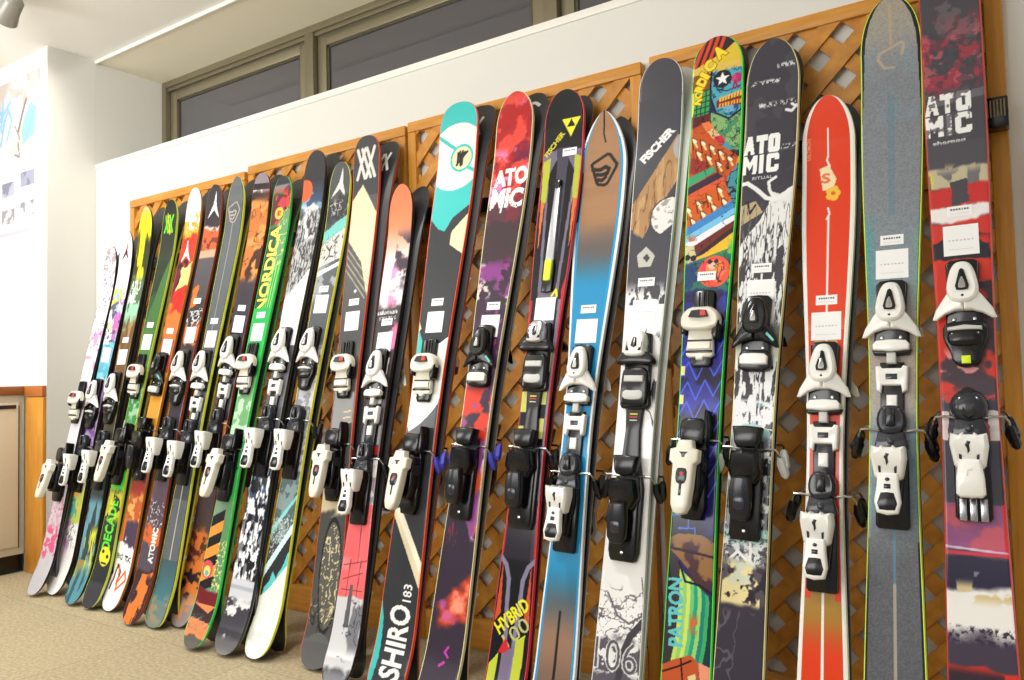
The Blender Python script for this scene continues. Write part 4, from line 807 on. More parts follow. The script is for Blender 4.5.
# ------------------------------------------------------------------ bindings (ski space: u across, s up, n out; metres)
def toe_wing():
    out = []
    bm = bmesh.new(); slab(bm, mir([(.0, .082), (.022, .080), (.030, .072), (.027, .0), (.033, -.035), (.034, -.073), (.0, -.076)]), 0, .014, .003); slab(bm, mir([(.0, .066), (.012, .064), (.023, .03), (.030, -.02), (.0, -.022)]), .012, .026, .003); out.append(('toe_base', bm, 'BLK', None))
    bm = bmesh.new(); h = lambda u, s: .046-.22*max(0, s-.02)-abs(u)*.18
    slab(bm, smooth_poly(mir([(.0, .072), (.012, .070), (.020, .058), (.026, .034), (.029, .008), (.022, -.010), (.010, -.016), (.0, -.017)]), 1), .024, h, .006); out.append(('toe_cap', bm, 'C1', None))
    for q in (-1, 1):
        bm = bmesh.new(); slab(bm, [(q*u, s) for u, s in ((.0005, .0), (.025, .010), (.034, -.002), (.050, -.026), (.056, -.046), (.048, -.047), (.032, -.036), (.014, -.030), (.0005, -.030))], .018, lambda u, s: .036-max(0, abs(u)-.018)*.45, .004); out.append(('toe_wing', bm, 'C1', None))
    bm = bmesh.new(); hh = lambda u, s: .0475-.22*max(0, s-.02)-abs(u)*.18; slab(bm, mir([(.0, .054), (.004, .051), (.012, .016), (.010, .008), (.0, .007)]), .030, hh, .0005); out.append(('toe_window', bm, 'BLK', 1))
    bm = bmesh.new(); slab(bm, mir([(.0, .036), (.002, .034), (.0065, .018), (.006, .011), (.0, .010)]), .036, lambda u, s: hh(u, s)+.001, .0005); out.append(('adjustment_screw', bm, 'SIL', 1)); bm = bmesh.new(); dome(bm, 0, -.004, .042, .0035, .0035, .004, seg=10, rings=3); out.append(('cap_screw', bm, 'BLK', 1))
    for u in (-.018, .018): bm = bmesh.new(); dome(bm, u, -.046, .012, .005, .005, .005, seg=10, rings=3); out.append(('base_screw', bm, 'SIL', None))
    return out
def toe_pad():
    out = []
    bm = bmesh.new(); slab(bm, mir([(.0, -.052), (.028, -.054), (.035, -.062), (.034, -.074), (.0, -.077)]), .010, .026, .003); out.append(('friction_pad', bm, 'C1', None))
    bm = bmesh.new(); slab(bm, mir([(.0, -.074), (.038, -.072), (.034, -.082), (.0, -.085)]), 0, .016, .003); out.append(('pad_base', bm, 'BLK', None))
    bm = bmesh.new(); slab(bm, mir([(.0, -.079), (.009, -.079), (.009, -.102), (.0, -.102)]), .0, .020, .002); out.append(('spring_tab', bm, 'LGR', None))
    return out
def toe_pad_black():   # big dark boot pad with a light tongue
    out = []
    bm = bmesh.new(); slab(bm, smooth_poly(mir([(.0, -.05), (.038, -.052), (.040, -.085), (.026, -.115), (.024, -.135), (.0, -.146)]), 2), 0, .02, .004); dome(bm, 0, -.085, .018, .032, .018, .012, pw=3); out.append(('boot_pad', bm, 'BLK', None))
    bm = bmesh.new(); slab(bm, mir([(.0, -.060), (.030, -.064), (.030, -.071), (.0, -.070)]), .018, .028, .002); out.append(('pad_strip', bm, 'LGR', None))
    bm = bmesh.new(); slab(bm, mir([(.0, -.122), (.008, -.122), (.008, -.138), (.0, -.138)]), .018, .023, .001); out.append(('release_tag', bm, 'NEO', None))
    return out
def heel_housing(pad='DGR'):
    out = []
    bm = bmesh.new(); slab(bm, mir([(.0, .040), (.022, .038), (.024, -.02), (.030, -.06), (.031, -.19), (.026, -.196), (.0, -.196)]), 0, .014, .003); slab(bm, mir([(.0, -.038), (.023, -.038), (.025, -.07), (.019, -.15), (.0, -.155)]), .012, lambda u, s: .055+.1*min(0, s+.1), .004); out.append(('heel_track', bm, 'BLK', None))
    bm = bmesh.new(); slab(bm, smooth_poly(mir([(.0, .052), (.019, .049), (.028, .030), (.027, .006), (.014, -.008), (.0, -.009)]), 1), .010, lambda u, s: .036-.25*abs(u), .006); out.append(('brake_pad', bm, pad, None))
    bm = bmesh.new(); slab(bm, mir([(.0, .044), (.007, .042), (.009, .008), (.0, .006)]), .03, .039, .002); out.append(('pad_insert', bm, 'BLK', 1))
    bm = bmesh.new(); slab(bm, mir([(.0, -.006), (.024, -.002), (.031, -.034), (.022, -.042), (.0, -.042)]), .008, .030, .003); dome(bm, 0, -.022, .029, .008, .008, .004, seg=12, rings=3); out.append(('heel_cup', bm, 'DGR', None))
    bm = bmesh.new(); slab(bm, mir([(.0, -.040), (.007, -.040), (.010, -.036), (.016, -.041), (.030, -.037), (.032, -.058), (.026, -.096), (.021, -.102), (.0, -.102)]), lambda u, s: .046, lambda u, s: .078+.25*(s+.07)-.3*max(0, abs(u)-.02), .006); out.append(('heel_housing', bm, 'C1', None))
    bm = bmesh.new(); hq = lambda u, s: .0784+.25*(s+.07)-.3*max(0, abs(u)-.02); slab(bm, [(-.006, -.060), (-.002, -.052), (.004, -.054), (.001, -.060), (.002, -.070), (-.002, -.076), (-.003, -.066)], .07, hq, .0003); slab(bm, [(.012, -.078), (.017, -.076), (.016, -.094), (.012, -.094)], .06, hq, .0003); slab(bm, [(-.017, -.076), (-.012, -.078), (-.012, -.094), (-.016, -.094)], .06, hq, .0003); out.append(('housing_mark', bm, 'DGR', 4))
    bm = bmesh.new(); h = lambda u, s: .078-.05*(s+.10)
    slab(bm, mir([(.0, -.090), (.019, -.090), (.020, -.116), (.024, -.146), (.019, -.168), (.0, -.172)]), lambda u, s: h(u, s)-.014, h, .004); out.append(('heel_lever', bm, 'C1', None))
    bm = bmesh.new(); slab(bm, mir([(.0, -.128), (.012, -.129), (.018, -.150), (.014, -.162), (.0, -.163)]), .05, lambda u, s: h(u, s)+.0008, .001); dome(bm, 0, -.103, .0775, .005, .004, .003, seg=10, rings=2); slab(bm, mir([(.0, -.112), (.006, -.112), (.006, -.121), (.0, -.121)]), .05, lambda u, s: h(u, s)+.0008, .0005); out.append(('lever_grip', bm, 'BLK', 6))
    return out
def heel_plain(pad='DGR'):    # dome pad, square white lever with metal end
    out = heel_housing(pad)[:6]
    out[1][1].free(); bm = bmesh.new(); dome(bm, 0, .022, .010, .034, .036, .030, seg=24, rings=8); out[1] = ('brake_pad', bm, pad, None)
    out[2][1].free(); bm = bmesh.new(); slab(bm, mir([(.0, .060), (.009, .056), (.010, .002), (.0, -.004)]), .02, lambda u, s: .010+.034*math.sqrt(max(0.0, 1-((s-.022)/.042)**2))+.0025, .001); out[2] = ('pad_insert', bm, 'BLK', 1)
    bm = bmesh.new(); h = lambda u, s: .080-.02*(s+.10)
    slab(bm, mir([(.0, -.086), (.018, -.086), (.023, -.12), (.024, -.150), (.018, -.156), (.0, -.157)]), lambda u, s: h(u, s)-.02, h, .005); slab(bm, [(-.006, -.104), (.004, -.102), (.004, -.106), (-.003, -.107), (-.003, -.116), (-.006, -.116)], .05, lambda u, s: h(u, s)+.001, .0004); out.append(('heel_lever', bm, 'C1', None))
    bm = bmesh.new(); [slab(bm, [(u, -.155), (u+.013, -.155), (u+.013, -.198), (u, -.198)], 0, .024, .002) for u in (-.024, -.0065, .011)]; out.append(('track_end', bm, 'SIL', None))
    return out
def bridge():
    out = []
    bm = bmesh.new(); slab(bm, mir([(.0, .0), (.023, .0), (.022, -.14), (.0, -.14)]), 0, .008, .002); out.append(('binding_track', bm, 'BLK', None))
    bm = bmesh.new(); slab(bm, [(-.031, -.010), (-.022, -.008), (-.018, -.014), (.018, -.014), (.022, -.008), (.031, -.010), (.029, -.060), (.020, -.066), (.018, -.050), (-.018, -.050), (-.020, -.066), (-.029, -.060)], .004, .018, .003); out.append(('track_plate', bm, 'C1', None))
    bm = bmesh.new(); slab(bm, mir([(.0, -.026), (.011, -.026), (.011, -.038), (.0, -.038)]), .015, .0188, .0005); out.append(('scale_window', bm, 'DGR', 1))
    bm = bmesh.new(); slab(bm, mir([(.0, -.070), (.010, -.070), (.010, -.100), (.0, -.100)]), .004, .015, .002); out.append(('track_stub', bm, 'C1', None))
    return out
def toe_wide():
    out = []
    bm = bmesh.new(); slab(bm, mir([(.0, .094), (.022, .092), (.026, .080), (.026, -.088), (.021, -.098), (.0, -.098)]), 0, .012, .003); [slab(bm, [(u, .05), (u+.003, .05), (u+.003, .088), (u, .088)], .01, .0145, .001) for u in (-.012, 0, .010)]; out.append(('toe_base', bm, 'BLK', None))
    bm = bmesh.new(); h = lambda u, s: .044-.5*max(0, s-.028)-max(0, abs(u)-.026)*.5
    slab(bm, smooth_poly(mir([(.0, .046), (.026, .046), (.044, .032), (.050, .014), (.046, -.004), (.030, -.012), (.0, -.014)]), 1), .014, h, .006); out.append(('toe_cap', bm, 'C1', None))
    bm = bmesh.new(); slab(bm, mir([(.0, .036), (.018, .034), (.024, .018), (.0, .016)]), .034, lambda u, s: .0455-.5*max(0, s-.028), .001); out.append(('toe_window', bm, 'DGR', 1))
    bm = bmesh.new(); slab(bm, [(.004, .034), (.017, .032), (.022, .019), (.006, .018)], .036, lambda u, s: .047-.5*max(0, s-.028), .001); out.append(('toe_badge', bm, 'RED', 1))
    bm = bmesh.new(); slab(bm, [(.034, .006), (.048, .012), (.046, -.030), (.036, -.036), (.030, -.02)], .010, .034, .004); out.append(('toe_wing', bm, 'BLK', None)); bm = bmesh.new(); slab(bm, [(-.034, .006), (-.048, .008), (-.046, -.018), (-.036, -.022)], .010, .032, .004); out.append(('toe_wing', bm, 'BLK', None))
    bm = bmesh.new(); slab(bm, mir([(.0, -.010), (.030, -.010), (.034, -.07), (.028, -.076), (.010, -.076), (.008, -.083), (.0, -.083)]), .010, .022, .003); out.append(('toe_plate', bm, 'C1', None))
    bm = bmesh.new(); slab(bm, mir([(.0, -.034), (.030, -.034), (.030, -.038), (.0, -.038)]), .02, .0245, .001); slab(bm, mir([(.0, -.060), (.032, -.060), (.032, -.066), (.0, -.066)]), .02, .0245, .001); out.append(('pad_edge', bm, 'BLK', 5))
    bm = bmesh.new(); slab(bm, mir([(.0, -.040), (.028, -.040), (.028, -.058), (.0, -.058)]), .02, .027, .002); out.append(('friction_pad', bm, 'C1', None))
    return out
def heel_oval():
    out = []
    bm = bmesh.new(); slab(bm, mir([(.0, .030), (.024, .028), (.030, -.02), (.032, -.15), (.022, -.178), (.0, -.18)]), 0, .018, .003); slab(bm, mir([(.0, -.02), (.028, -.02), (.030, -.10), (.020, -.14), (.0, -.14)]), .015, .046, .008); out.append(('heel_body', bm, 'BLK', None))
    bm = bmesh.new(); slab(bm, smooth_poly(mir([(.0, .052), (.026, .050), (.032, .030), (.028, -.008), (.0, -.012)]), 1), .012, .040, .006); out.append(('brake_pad', bm, 'BLK', None))
    bm = bmesh.new(); slab(bm, smooth_poly([(.024, .075), (.034, .070), (.040, .02), (.034, -.01), (.026, .0)], 1), .002, .036, .004); out.append(('boot_stop', bm, 'BLK', None))
    bm = bmesh.new(); h = lambda u, s: .086-.10*(s+.05)
    half = [(.0, -.004), (.016, -.004), (.020, -.022), (.034, -.026), (.034, -.052), (.025, -.060), (.024, -.11), (.021, -.150), (.013, -.168), (.0, -.172)]
    slab(bm, mir(half), lambda u, s: h(u, s)-.024, h, .006); out.append(('heel_lever', bm, 'C1', None))
    bm = bmesh.new(); slab(bm, [(-.011, -.032), (.011, -.032), (.004, -.038), (.003, -.044), (-.003, -.044), (-.004, -.038)], .05, lambda u, s: h(u, s)+.0008, .0004); slab(bm, smooth_poly(mir([(.0, -.068), (.013, -.070), (.013, -.100), (.0, -.106)]), 1), .04, lambda u, s: h(u, s)+.0008, .0006); slab(bm, mir([(.0, -.104), (.003, -.104), (.003, -.130), (.0, -.130)]), .04, lambda u, s: h(u, s)+.0008, .0004); out.append(('lever_window', bm, 'DGR', 3))
    bm = bmesh.new(); dome(bm, .001, -.084, .0885, .008, .008, .002, seg=12, rings=2); out.append(('lever_badge', bm, 'RED', 3))
    bm = bmesh.new()
    for q in range(10):
        a = q*math.pi/5; slab(bm, [(.034, -.062+.0), (.036, -.06), (.036, -.066)], 0, .01, .001) if q == 0 else None
    tube(bm, [(.0285, -.030, -.055), (.033, -.030, -.055)], .015, 14); tube(bm, [(.032, -.030, -.055), (.0345, -.030, -.055)], .006, 10); out.append(('pivot', bm, 'DGR', None))
    return out
def toe_race(col='C1'):   # black toe with silver/white cap, two light pads
    out = []
    bm = bmesh.new(); slab(bm, mir([(.0, .066), (.030, .060), (.034, .0), (.036, -.08), (.040, -.12), (.034, -.130), (.0, -.134)]), 0, .014, .003); out.append(('toe_base', bm, 'BLK', None))
    bm = bmesh.new(); h = lambda u, s: .046-.25*max(0, s-.02)-max(0, abs(u)-.02)*.4
    slab(bm, smooth_poly(mir([(.0, .064), (.018, .062), (.026, .040), (.024, .015), (.030, .0), (.0, -.004)]), 1), .012, h, .005); out.append(('toe_cap', bm, 'C2', None))
    bm = bmesh.new(); slab(bm, mir([(.0, .046), (.005, .044), (.008, .022), (.0, .018)]), .03, lambda u, s: .0475-.25*max(0, s-.02), .0008); [slab(bm, [(q*.012, .010), (q*.022, .034), (q*.020, .010)], .03, lambda u, s: h(u, s)+.001, .0005) for q in (-1, 1)]; out.append(('toe_window', bm, 'BLK', 1))
    bm = bmesh.new(); slab(bm, smooth_poly(mir([(.0, .004), (.034, .012), (.050, -.008), (.050, -.020), (.034, -.024), (.0, -.020)]), 1), .012, .036, .005); out.append(('toe_wings', bm, 'BLK', None))
    bm = bmesh.new(); slab(bm, smooth_poly(mir([(.0, -.030), (.032, -.030), (.036, -.060), (.036, -.115), (.028, -.125), (.0, -.126)]), 1), .010, .026, .004); out.append(('toe_plate', bm, 'BLK', None))
    bm = bmesh.new(); slab(bm, mir([(.0, -.050), (.026, -.050), (.026, -.066), (.0, -.066)]), .024, .031, .002); out.append(('friction_pad', bm, 'LGR', None))
    bm = bmesh.new(); slab(bm, smooth_poly(mir([(.0, -.088), (.026, -.086), (.028, -.108), (.0, -.112)]), 1), .024, .030, .002); out.append(('rear_pad', bm, 'LGR', None))
    return out
def toe_black():
    out = [(n, bm, {'C1': 'BLK'}.get(c, c), pi) for n, bm, c, pi in toe_wing()]
    k = len(out)
    bm = bmesh.new(); slab(bm, smooth_poly(mir([(.0, -.050), (.034, -.052), (.038, -.075), (.036, -.098), (.0, -.102)]), 1), 0, .018, .004); out.append(('pad_base', bm, 'BLK', None))
    bm = bmesh.new(); slab(bm, mir([(.0, -.060), (.024, -.061), (.032, -.068), (.031, -.086), (.0, -.087)]), .014, .027, .003); out.append(('friction_pad', bm, 'C1', None))
    bm = bmesh.new(); slab(bm, [(.030, -.012), (.046, -.030), (.043, -.034), (.027, -.018)], .03, lambda u, s: .0375-max(0, abs(u)-.018)*.45, .0008); out.append(('wing_stripe', bm, 'TEA', 2))
    return out
def bridge_long():
    out = []
    bm = bmesh.new(); slab(bm, mir([(.0, .010), (.024, .010), (.020, -.05), (.024, -.12), (.040, -.19), (.040, -.34), (.034, -.36), (.0, -.362)]), 0, .010, .003); out.append(('binding_rail', bm, 'BLK2', None))
    bm = bmesh.new(); slab(bm, mir([(.0, -.008), (.010, -.008), (.010, -.012), (.0, -.012)]), .009, .0112, .0005); out.append(('rail_mark', bm, 'YEL', 0))
    bm = bmesh.new(); slab(bm, mir([(.0, -.016), (.010, -.016), (.010, -.019), (.0, -.019)]), .009, .0112, .0005); out.append(('rail_mark', bm, 'RED', 0))
    bm = bmesh.new(); slab(bm, mir([(.0, -.024), (.010, -.024), (.010, -.027), (.0, -.027)]), .009, .0112, .0005); out.append(('rail_mark', bm, 'LGR', 0))
    return out
def heel_tower():
    out = []
    bm = bmesh.new(); slab(bm, mir([(.0, .02), (.028, .02), (.032, -.04), (.034, -.19), (.028, -.20), (.0, -.20)]), 0, .016, .003); out.append(('heel_track', bm, 'BLK', None))
    bm = bmesh.new(); slab(bm, mir([(.0, .050), (.032, .048), (.026, .012), (.020, .002), (.0, .0)]), .014, .044, .005); out.append(('brake_pad', bm, 'BLK', None))
    bm = bmesh.new(); slab(bm, mir([(.0, -.006), (.030, -.008), (.036, -.050), (.024, -.078), (.0, -.080)]), .012, lambda u, s: .062+.15*(s+.04)-.35*abs(u), .008); out.append(('heel_housing', bm, 'BLK', None))
    bm = bmesh.new(); h = lambda u, s: .070-.12*abs(s+.08)
    slab(bm, mir([(.0, -.064), (.020, -.066), (.024, -.10), (.022, -.145), (.014, -.158), (.0, -.160)]), lambda u, s: h(u, s)-.02, h, .005); out.append(('heel_lever', bm, 'BLK2', None))
    bm = bmesh.new(); slab(bm, smooth_poly(mir([(.0, -.108), (.012, -.110), (.013, -.134), (.0, -.138)]), 1), .05, lambda u, s: h(u, s)+.0008, .0008); out.append(('lever_grip', bm, 'DGR', 3))
    bm = bmesh.new(); dome(bm, .0, -.18, .014, .005, .005, .004, seg=10, rings=2); out.append(('base_screw', bm, 'SIL', None))
    for u in (-.012, .012): bm = bmesh.new(); dome(bm, u, -.018, .05, .005, .005, .006, seg=10, rings=2); out.append(('pivot_screw', bm, 'SIL', None))
    return out
def brake(sg, col):
    bm = bmesh.new(); pts = [(sg*.020, -.014, .0), (sg*.042, -.016, .003), (sg*.058, -.014, .002), (sg*.064, -.006, -.006), (sg*.066, .004, -.016)]
    tube(bm, pts, .0028, 8, 0); tube(bm, [(sg*.065, .003, -.012), (sg*.067, .010, -.026), (sg*.074, .018, -.048), (sg*.077, .018, -.056)], [.007, .011, .010, .004], 8, 1)
    return bm
TOE = {'S': lambda: toe_wing()+toe_pad(), 'W': lambda: toe_wing()+toe_pad_black(), 'X': lambda: toe_wing()+toe_pad_black()[:2], 'M': toe_wide, 'T': lambda: toe_race(), 'A': toe_black}
HEEL = {'S': heel_housing, 'X': heel_housing, 'W': lambda: heel_plain(), 'M': heel_oval, 'T': heel_tower, 'A': heel_tower}
MATS = dict(BLK=BLK, BLK2=mat('satin_black_plastic', (28, 28, 31), .2), DGR=DGR, LGR=LGR, SIL=SIL, RED=RED, NEO=NEO, YEL=YEL, TEA=TEA)
_bc = {}
def binding(parent, kind, st, sw, top, c1, c2, btip):
    # st: toe position, sw: brake position along the ski, top: n of the topsheet there
    cols = dict(MATS, C1=c1, C2=c2); key0 = (c1.name, c2.name, btip.name)
    def group(root_name, builder, pos, tag, extra=None):
        k = (kind, tag)+key0
        if k not in _bc: _bc[k] = [(n, finish(bm, n), cols[c], pi) for n, bm, c, pi in builder()]
        lst = _bc[k]; root = empty(root_name); root.parent = parent; root.location = (0, -top, pos)
        for n, me, m, pi in lst: obj(n, me, m, root)
        return root
    tr = group('toe_binding', TOE[kind], st, 'toe')
    if kind in 'SM' and kind == 'S': group('binding_bridge', bridge, st-.098, 'bridge')
    if kind == 'T': group('binding_bridge', bridge_long, st-.134, 'bridge')
    hr = group('heel_binding', HEEL[kind], sw, 'heel')
    for sg in (-1, 1):
        k = ('brake', sg)+key0
        if k not in _bc: _bc[k] = finish(brake(sg, None), 'brake_arm')
        obj('brake_arm', _bc[k], [SIL, btip], hr)
    return tr, hr

# ------------------------------------------------------------------ skis
def project(P):
    d = np.asarray(P, float)-CAM; z = d@CF; return 512+F*(d@CR)/z, 340-F*(d@CU)/z
def ray(x, y): return CF*F+CR*(x-512)-CU*(y-340)
def sight(x, y, axis, val):
    d = ray(x, y); return CAM+d*(val-CAM[axis])/d[axis]
HT, HTAIL, TH = .032, .032, .011
def gap(s, L, twin):
    g = .0012+.005*math.sin(math.pi*min(max((s-.13*L)/(.69*L), 0), 1))
    a = max(0, (s-.84*L)/(.16*L)); g += HT*a**2.1
    b = max(0, (.11*L-s)/(.11*L)); g += HTAIL*twin*b**2
    return g
def halfw(s, L, w, rt, pw, rtail):
    wt, ww, ws = w; a = s/L
    if a < .45: t_ = (a-.05)/.40; t_ = min(max(t_, 0), 1); v = wt+(ww-wt)*(3*t_*t_-2*t_**3)
    else: t_ = min((a-.45)/.40, 1); v = ww+(ws-ww)*(3*t_*t_-2*t_**3)
    v /= 2; r0 = L-rt
    if s > r0: v *= max(0.0, 1-((s-r0)/rt)**pw)**(1/pw if pw >= 2 else .66)
    if s < rtail: v *= (1-(1-s/rtail)**2.6)**(1/2.6)*.999+.001
    return max(v, .0012)
def flatw(s, L, w):
    return halfw(min(max(s, .06*L), L-.21), L, w, .2, 2.2, .04)
def make_ski(k):
    (name, tip, low, w, rt, pw, side, kind, ty, hy, art, c1, c2, btip, twin, res, stick, lab, rlab, yb, tl) = k
    ang = None
    n = np.array([0, -.975, .22])
    if tip is None: tip = k[1]
    yt = -.128
    Pt = sight(tip[0], tip[1], 1, yt); Tm = Pt-n*(HT+.006)
    if low[1] < 672 and yb is None: Pl = sight(low[0], low[1], 2, .006); B = Pl-n*(HTAIL*twin+.004)
    else:
        Yb = yb if yb else -.45
        # plane through the wall-parallel line at the tip and the one at the floor, shifted out to the topsheet
        a0 = np.array([0, Yb, 0])+n*.018; a1 = np.array([0, Tm[1], Tm[2]])+n*.018
        pn = np.cross(a1-a0, np.array([1.0, 0, 0])); d = ray(*low); q = CAM+d*((a0-CAM)@pn)/(d@pn)
        T2 = Tm+n*.018; t_ = (q[2]-a0[2])/(T2[2]-a0[2]); x0 = T2[0]+(q[0]-T2[0])/(1-t_); B = np.array([x0, Yb, 0])
    B[2] = 0.002; ax = Tm-B; L = float(np.linalg.norm(ax)); sx = ax/L
    ux = np.array([1.0, 0, 0]); ux -= sx*(ux@sx); ux /= np.linalg.norm(ux); yx = np.cross(sx, ux)
    R = Matrix(((ux[0], yx[0], sx[0], B[0]), (ux[1], yx[1], sx[1], B[1]), (ux[2], yx[2], sx[2], B[2]), (0, 0, 0, 1)))
    rtail = .05 if twin < 1.2 else .075
    hwf = lambda s: halfw(s, L, w, rt, pw, rtail)
    # px row along the centre line
    ss = np.linspace(0, L, 200); ys = np.array([project(B+sx*s-yx*(gap(s, L, twin)+TH))[1] for s in ss])
    soy = lambda y: float(np.interp(-y, -ys, ss) if y >= ys[-1] else L+(ys[-1]-y)*.002) if True else 0
    # stations
    ds = res; st = [0.0]
    while st[-1] < L-1e-6:
        s = st[-1]; e = min(s, L-s); step = ds if e > .05 else max(ds*.3, ds*(e+.004)/.05)
        st.append(min(L, s+step))
    st = np.array(st); nc = max(20, int(.13/ds)); hs = np.array([hwf(s) for s in st]); gs = np.array([gap(s, L, twin) for s in st])
    th = TH*np.clip(np.minimum((L-st)/.12, st/.08)*.7+.35, .35, 1)
    us = np.linspace(-1, 1, nc+1); us = np.sign(us)*(1-(1-np.abs(us))**1.15)
    UU, SS = np.meshgrid(us, st); XX = UU*np.maximum(hs-.0019, .0006)[:, None]; nn = (gs+th)[:, None]-.0016*np.clip((np.abs(UU)-.9)/.1, 0, 1)**2
    co = np.column_stack([XX.ravel(), -nn.ravel(), SS.ravel()])
    nr = len(st); idx = np.arange(nr*(nc+1)).reshape(nr, nc+1)
    fa = np.column_stack([idx[:-1, :-1].ravel(), idx[:-1, 1:].ravel(), idx[1:, 1:].ravel(), idx[1:, :-1].ravel()])
    me = bpy.data.meshes.new('topsheet'); me.vertices.add(len(co)); me.vertices.foreach_set('co', co.ravel())
    me.loops.add(fa.size); me.loops.foreach_set('vertex_index', fa.ravel().astype(np.int32)); me.polygons.add(len(fa))
    me.polygons.foreach_set('loop_start', np.arange(0, fa.size, 4, dtype=np.int32)); me.polygons.foreach_set('loop_total', np.full(len(fa), 4, dtype=np.int32))
    me.update(calc_edges=True); me.polygons.foreach_set('use_smooth', [True]*len(fa))
    S = SS.ravel(); Y = np.interp(S, ss, ys)
    p = Painter(UU.ravel(), XX.ravel(), S, Y, soy, lambda s: flatw(s, L, w), sum(map(ord, name)) % 97); art(p)
    ca = me.color_attributes.new('paint', 'FLOAT_COLOR', 'POINT')
    ca.data.foreach_set('color', np.column_stack([lin(np.clip(p.C, 6, 242)), np.ones(len(p.C))]).astype(np.float32).ravel())
    # core with sidewalls, steel edges and base
    bm = bmesh.new(); rings = []
    for s in np.unique(np.concatenate([np.linspace(0, L, 90), np.linspace(0, rtail, 8), np.linspace(L-rt, L, 26)])):
        h = hwf(s); g = gap(s, L, twin); t_ = float(np.interp(s, st, th))
        rings.append([bm.verts.new(v) for v in ((-max(h-.0017, .0005), -(g+t_-.0009), s), (-h, -(g+.0022), s), (-h, -g, s), (h, -g, s), (h, -(g+.0022), s), (max(h-.0017, .0005), -(g+t_-.0009), s))])
    for a, b_ in zip(rings, rings[1:]):
        for i, mi in ((0, 0), (1, 1), (2, 2), (3, 1), (4, 0), (5, 0)):
            f = bm.faces.new((a[i], a[(i+1) % 6], b_[(i+1) % 6], b_[i])); f.material_index = mi
    bm.faces.new(rings[0][::-1]); bm.faces.new(rings[-1])
    body = finish(bm, 'ski_core', True, 30)
    root = empty('ski'); root.matrix_world = R; prop(root, lab, 'ski', GROUP)
    obj('ski_core', body, [mat('sidewall_%d_%d_%d' % side, side, .35), STEEL, BASEL if name in 'R' else BASEM], root)
    obj('topsheet', me, PAINT, root)
    tw = soy(ty); tb = soy(hy); g = gap(tw, L, twin)+TH
    binding(root, kind, tw, tb, g-.0005, c1, c2, btip)
    rear = copy_tree(root); rear.matrix_world = R@Matrix.Rotation(math.pi, 4, 'Z')@Matrix.Rotation(-tl[0], 4, 'Y')@Matrix.Translation((0, 0, tl[1]+HTAIL*twin*.46)); prop(rear, rlab, 'ski', GROUP)
    if stick:
        for (y, big, du) in stick:
            s = soy(y); gg = gap(s, L, twin)+TH; wd, hd = (.064, .066) if big else (.046, .023)
            bm = bmesh.new(); nseg = 6
            z0 = s-hd/2; 
            V = [[bm.verts.new((du+sx_*wd/2, -(gap(z0+hd*j/nseg, L, twin)+TH+.0006), z0+hd*j/nseg)) for sx_ in (-1, 1)] for j in range(nseg+1)]
            for j in range(nseg): bm.faces.new((V[j][0], V[j][1], V[j+1][1], V[j+1][0]))
            def mark(cx, cz, a, b2, mi):
                zz = s+cz; f = bm.faces.new([bm.verts.new((du+cx+i*a/2, -(gap(zz+jj*b2/2, L, twin)+TH+.0010), zz+jj*b2/2)) for i, jj in ((-1, -1), (1, -1), (1, 1), (-1, 1))]); f.material_index = mi
            if big:
                for q in range(7): mark(-.021+q*.007, .0, .0045 if q % 3 else .003, .003, 2)
                for q in range(9): mark(-.020+q*.005, -.020, .003, .0014, 2)
            else:
                for q in range(7): mark(-.0150+q*.005, .004, .0036 if q != 4 else .002, .0040, 1)
                for q in range(9): mark(-.016+q*.004, -.005, .0024, .0014, 2)
            o = obj('price_sticker' if big else 'size_sticker', finish(bm, 'sticker', False), [PAPER, INK, INKL], root)
    return root, rear, R, L, soy, hwf
def copy_tree(o, parent=None):
    c = o.copy(); COL.objects.link(c)
    if parent is not None: c.parent = parent; c.matrix_parent_inverse = o.matrix_parent_inverse.copy()
    for ch in list(o.children): copy_tree(ch, c)
    return c
A_, B_, G_ = (.118, .088, .108), (.126, .096, .116), (.134, .104, .124)
Rr = 'rear ski behind the '
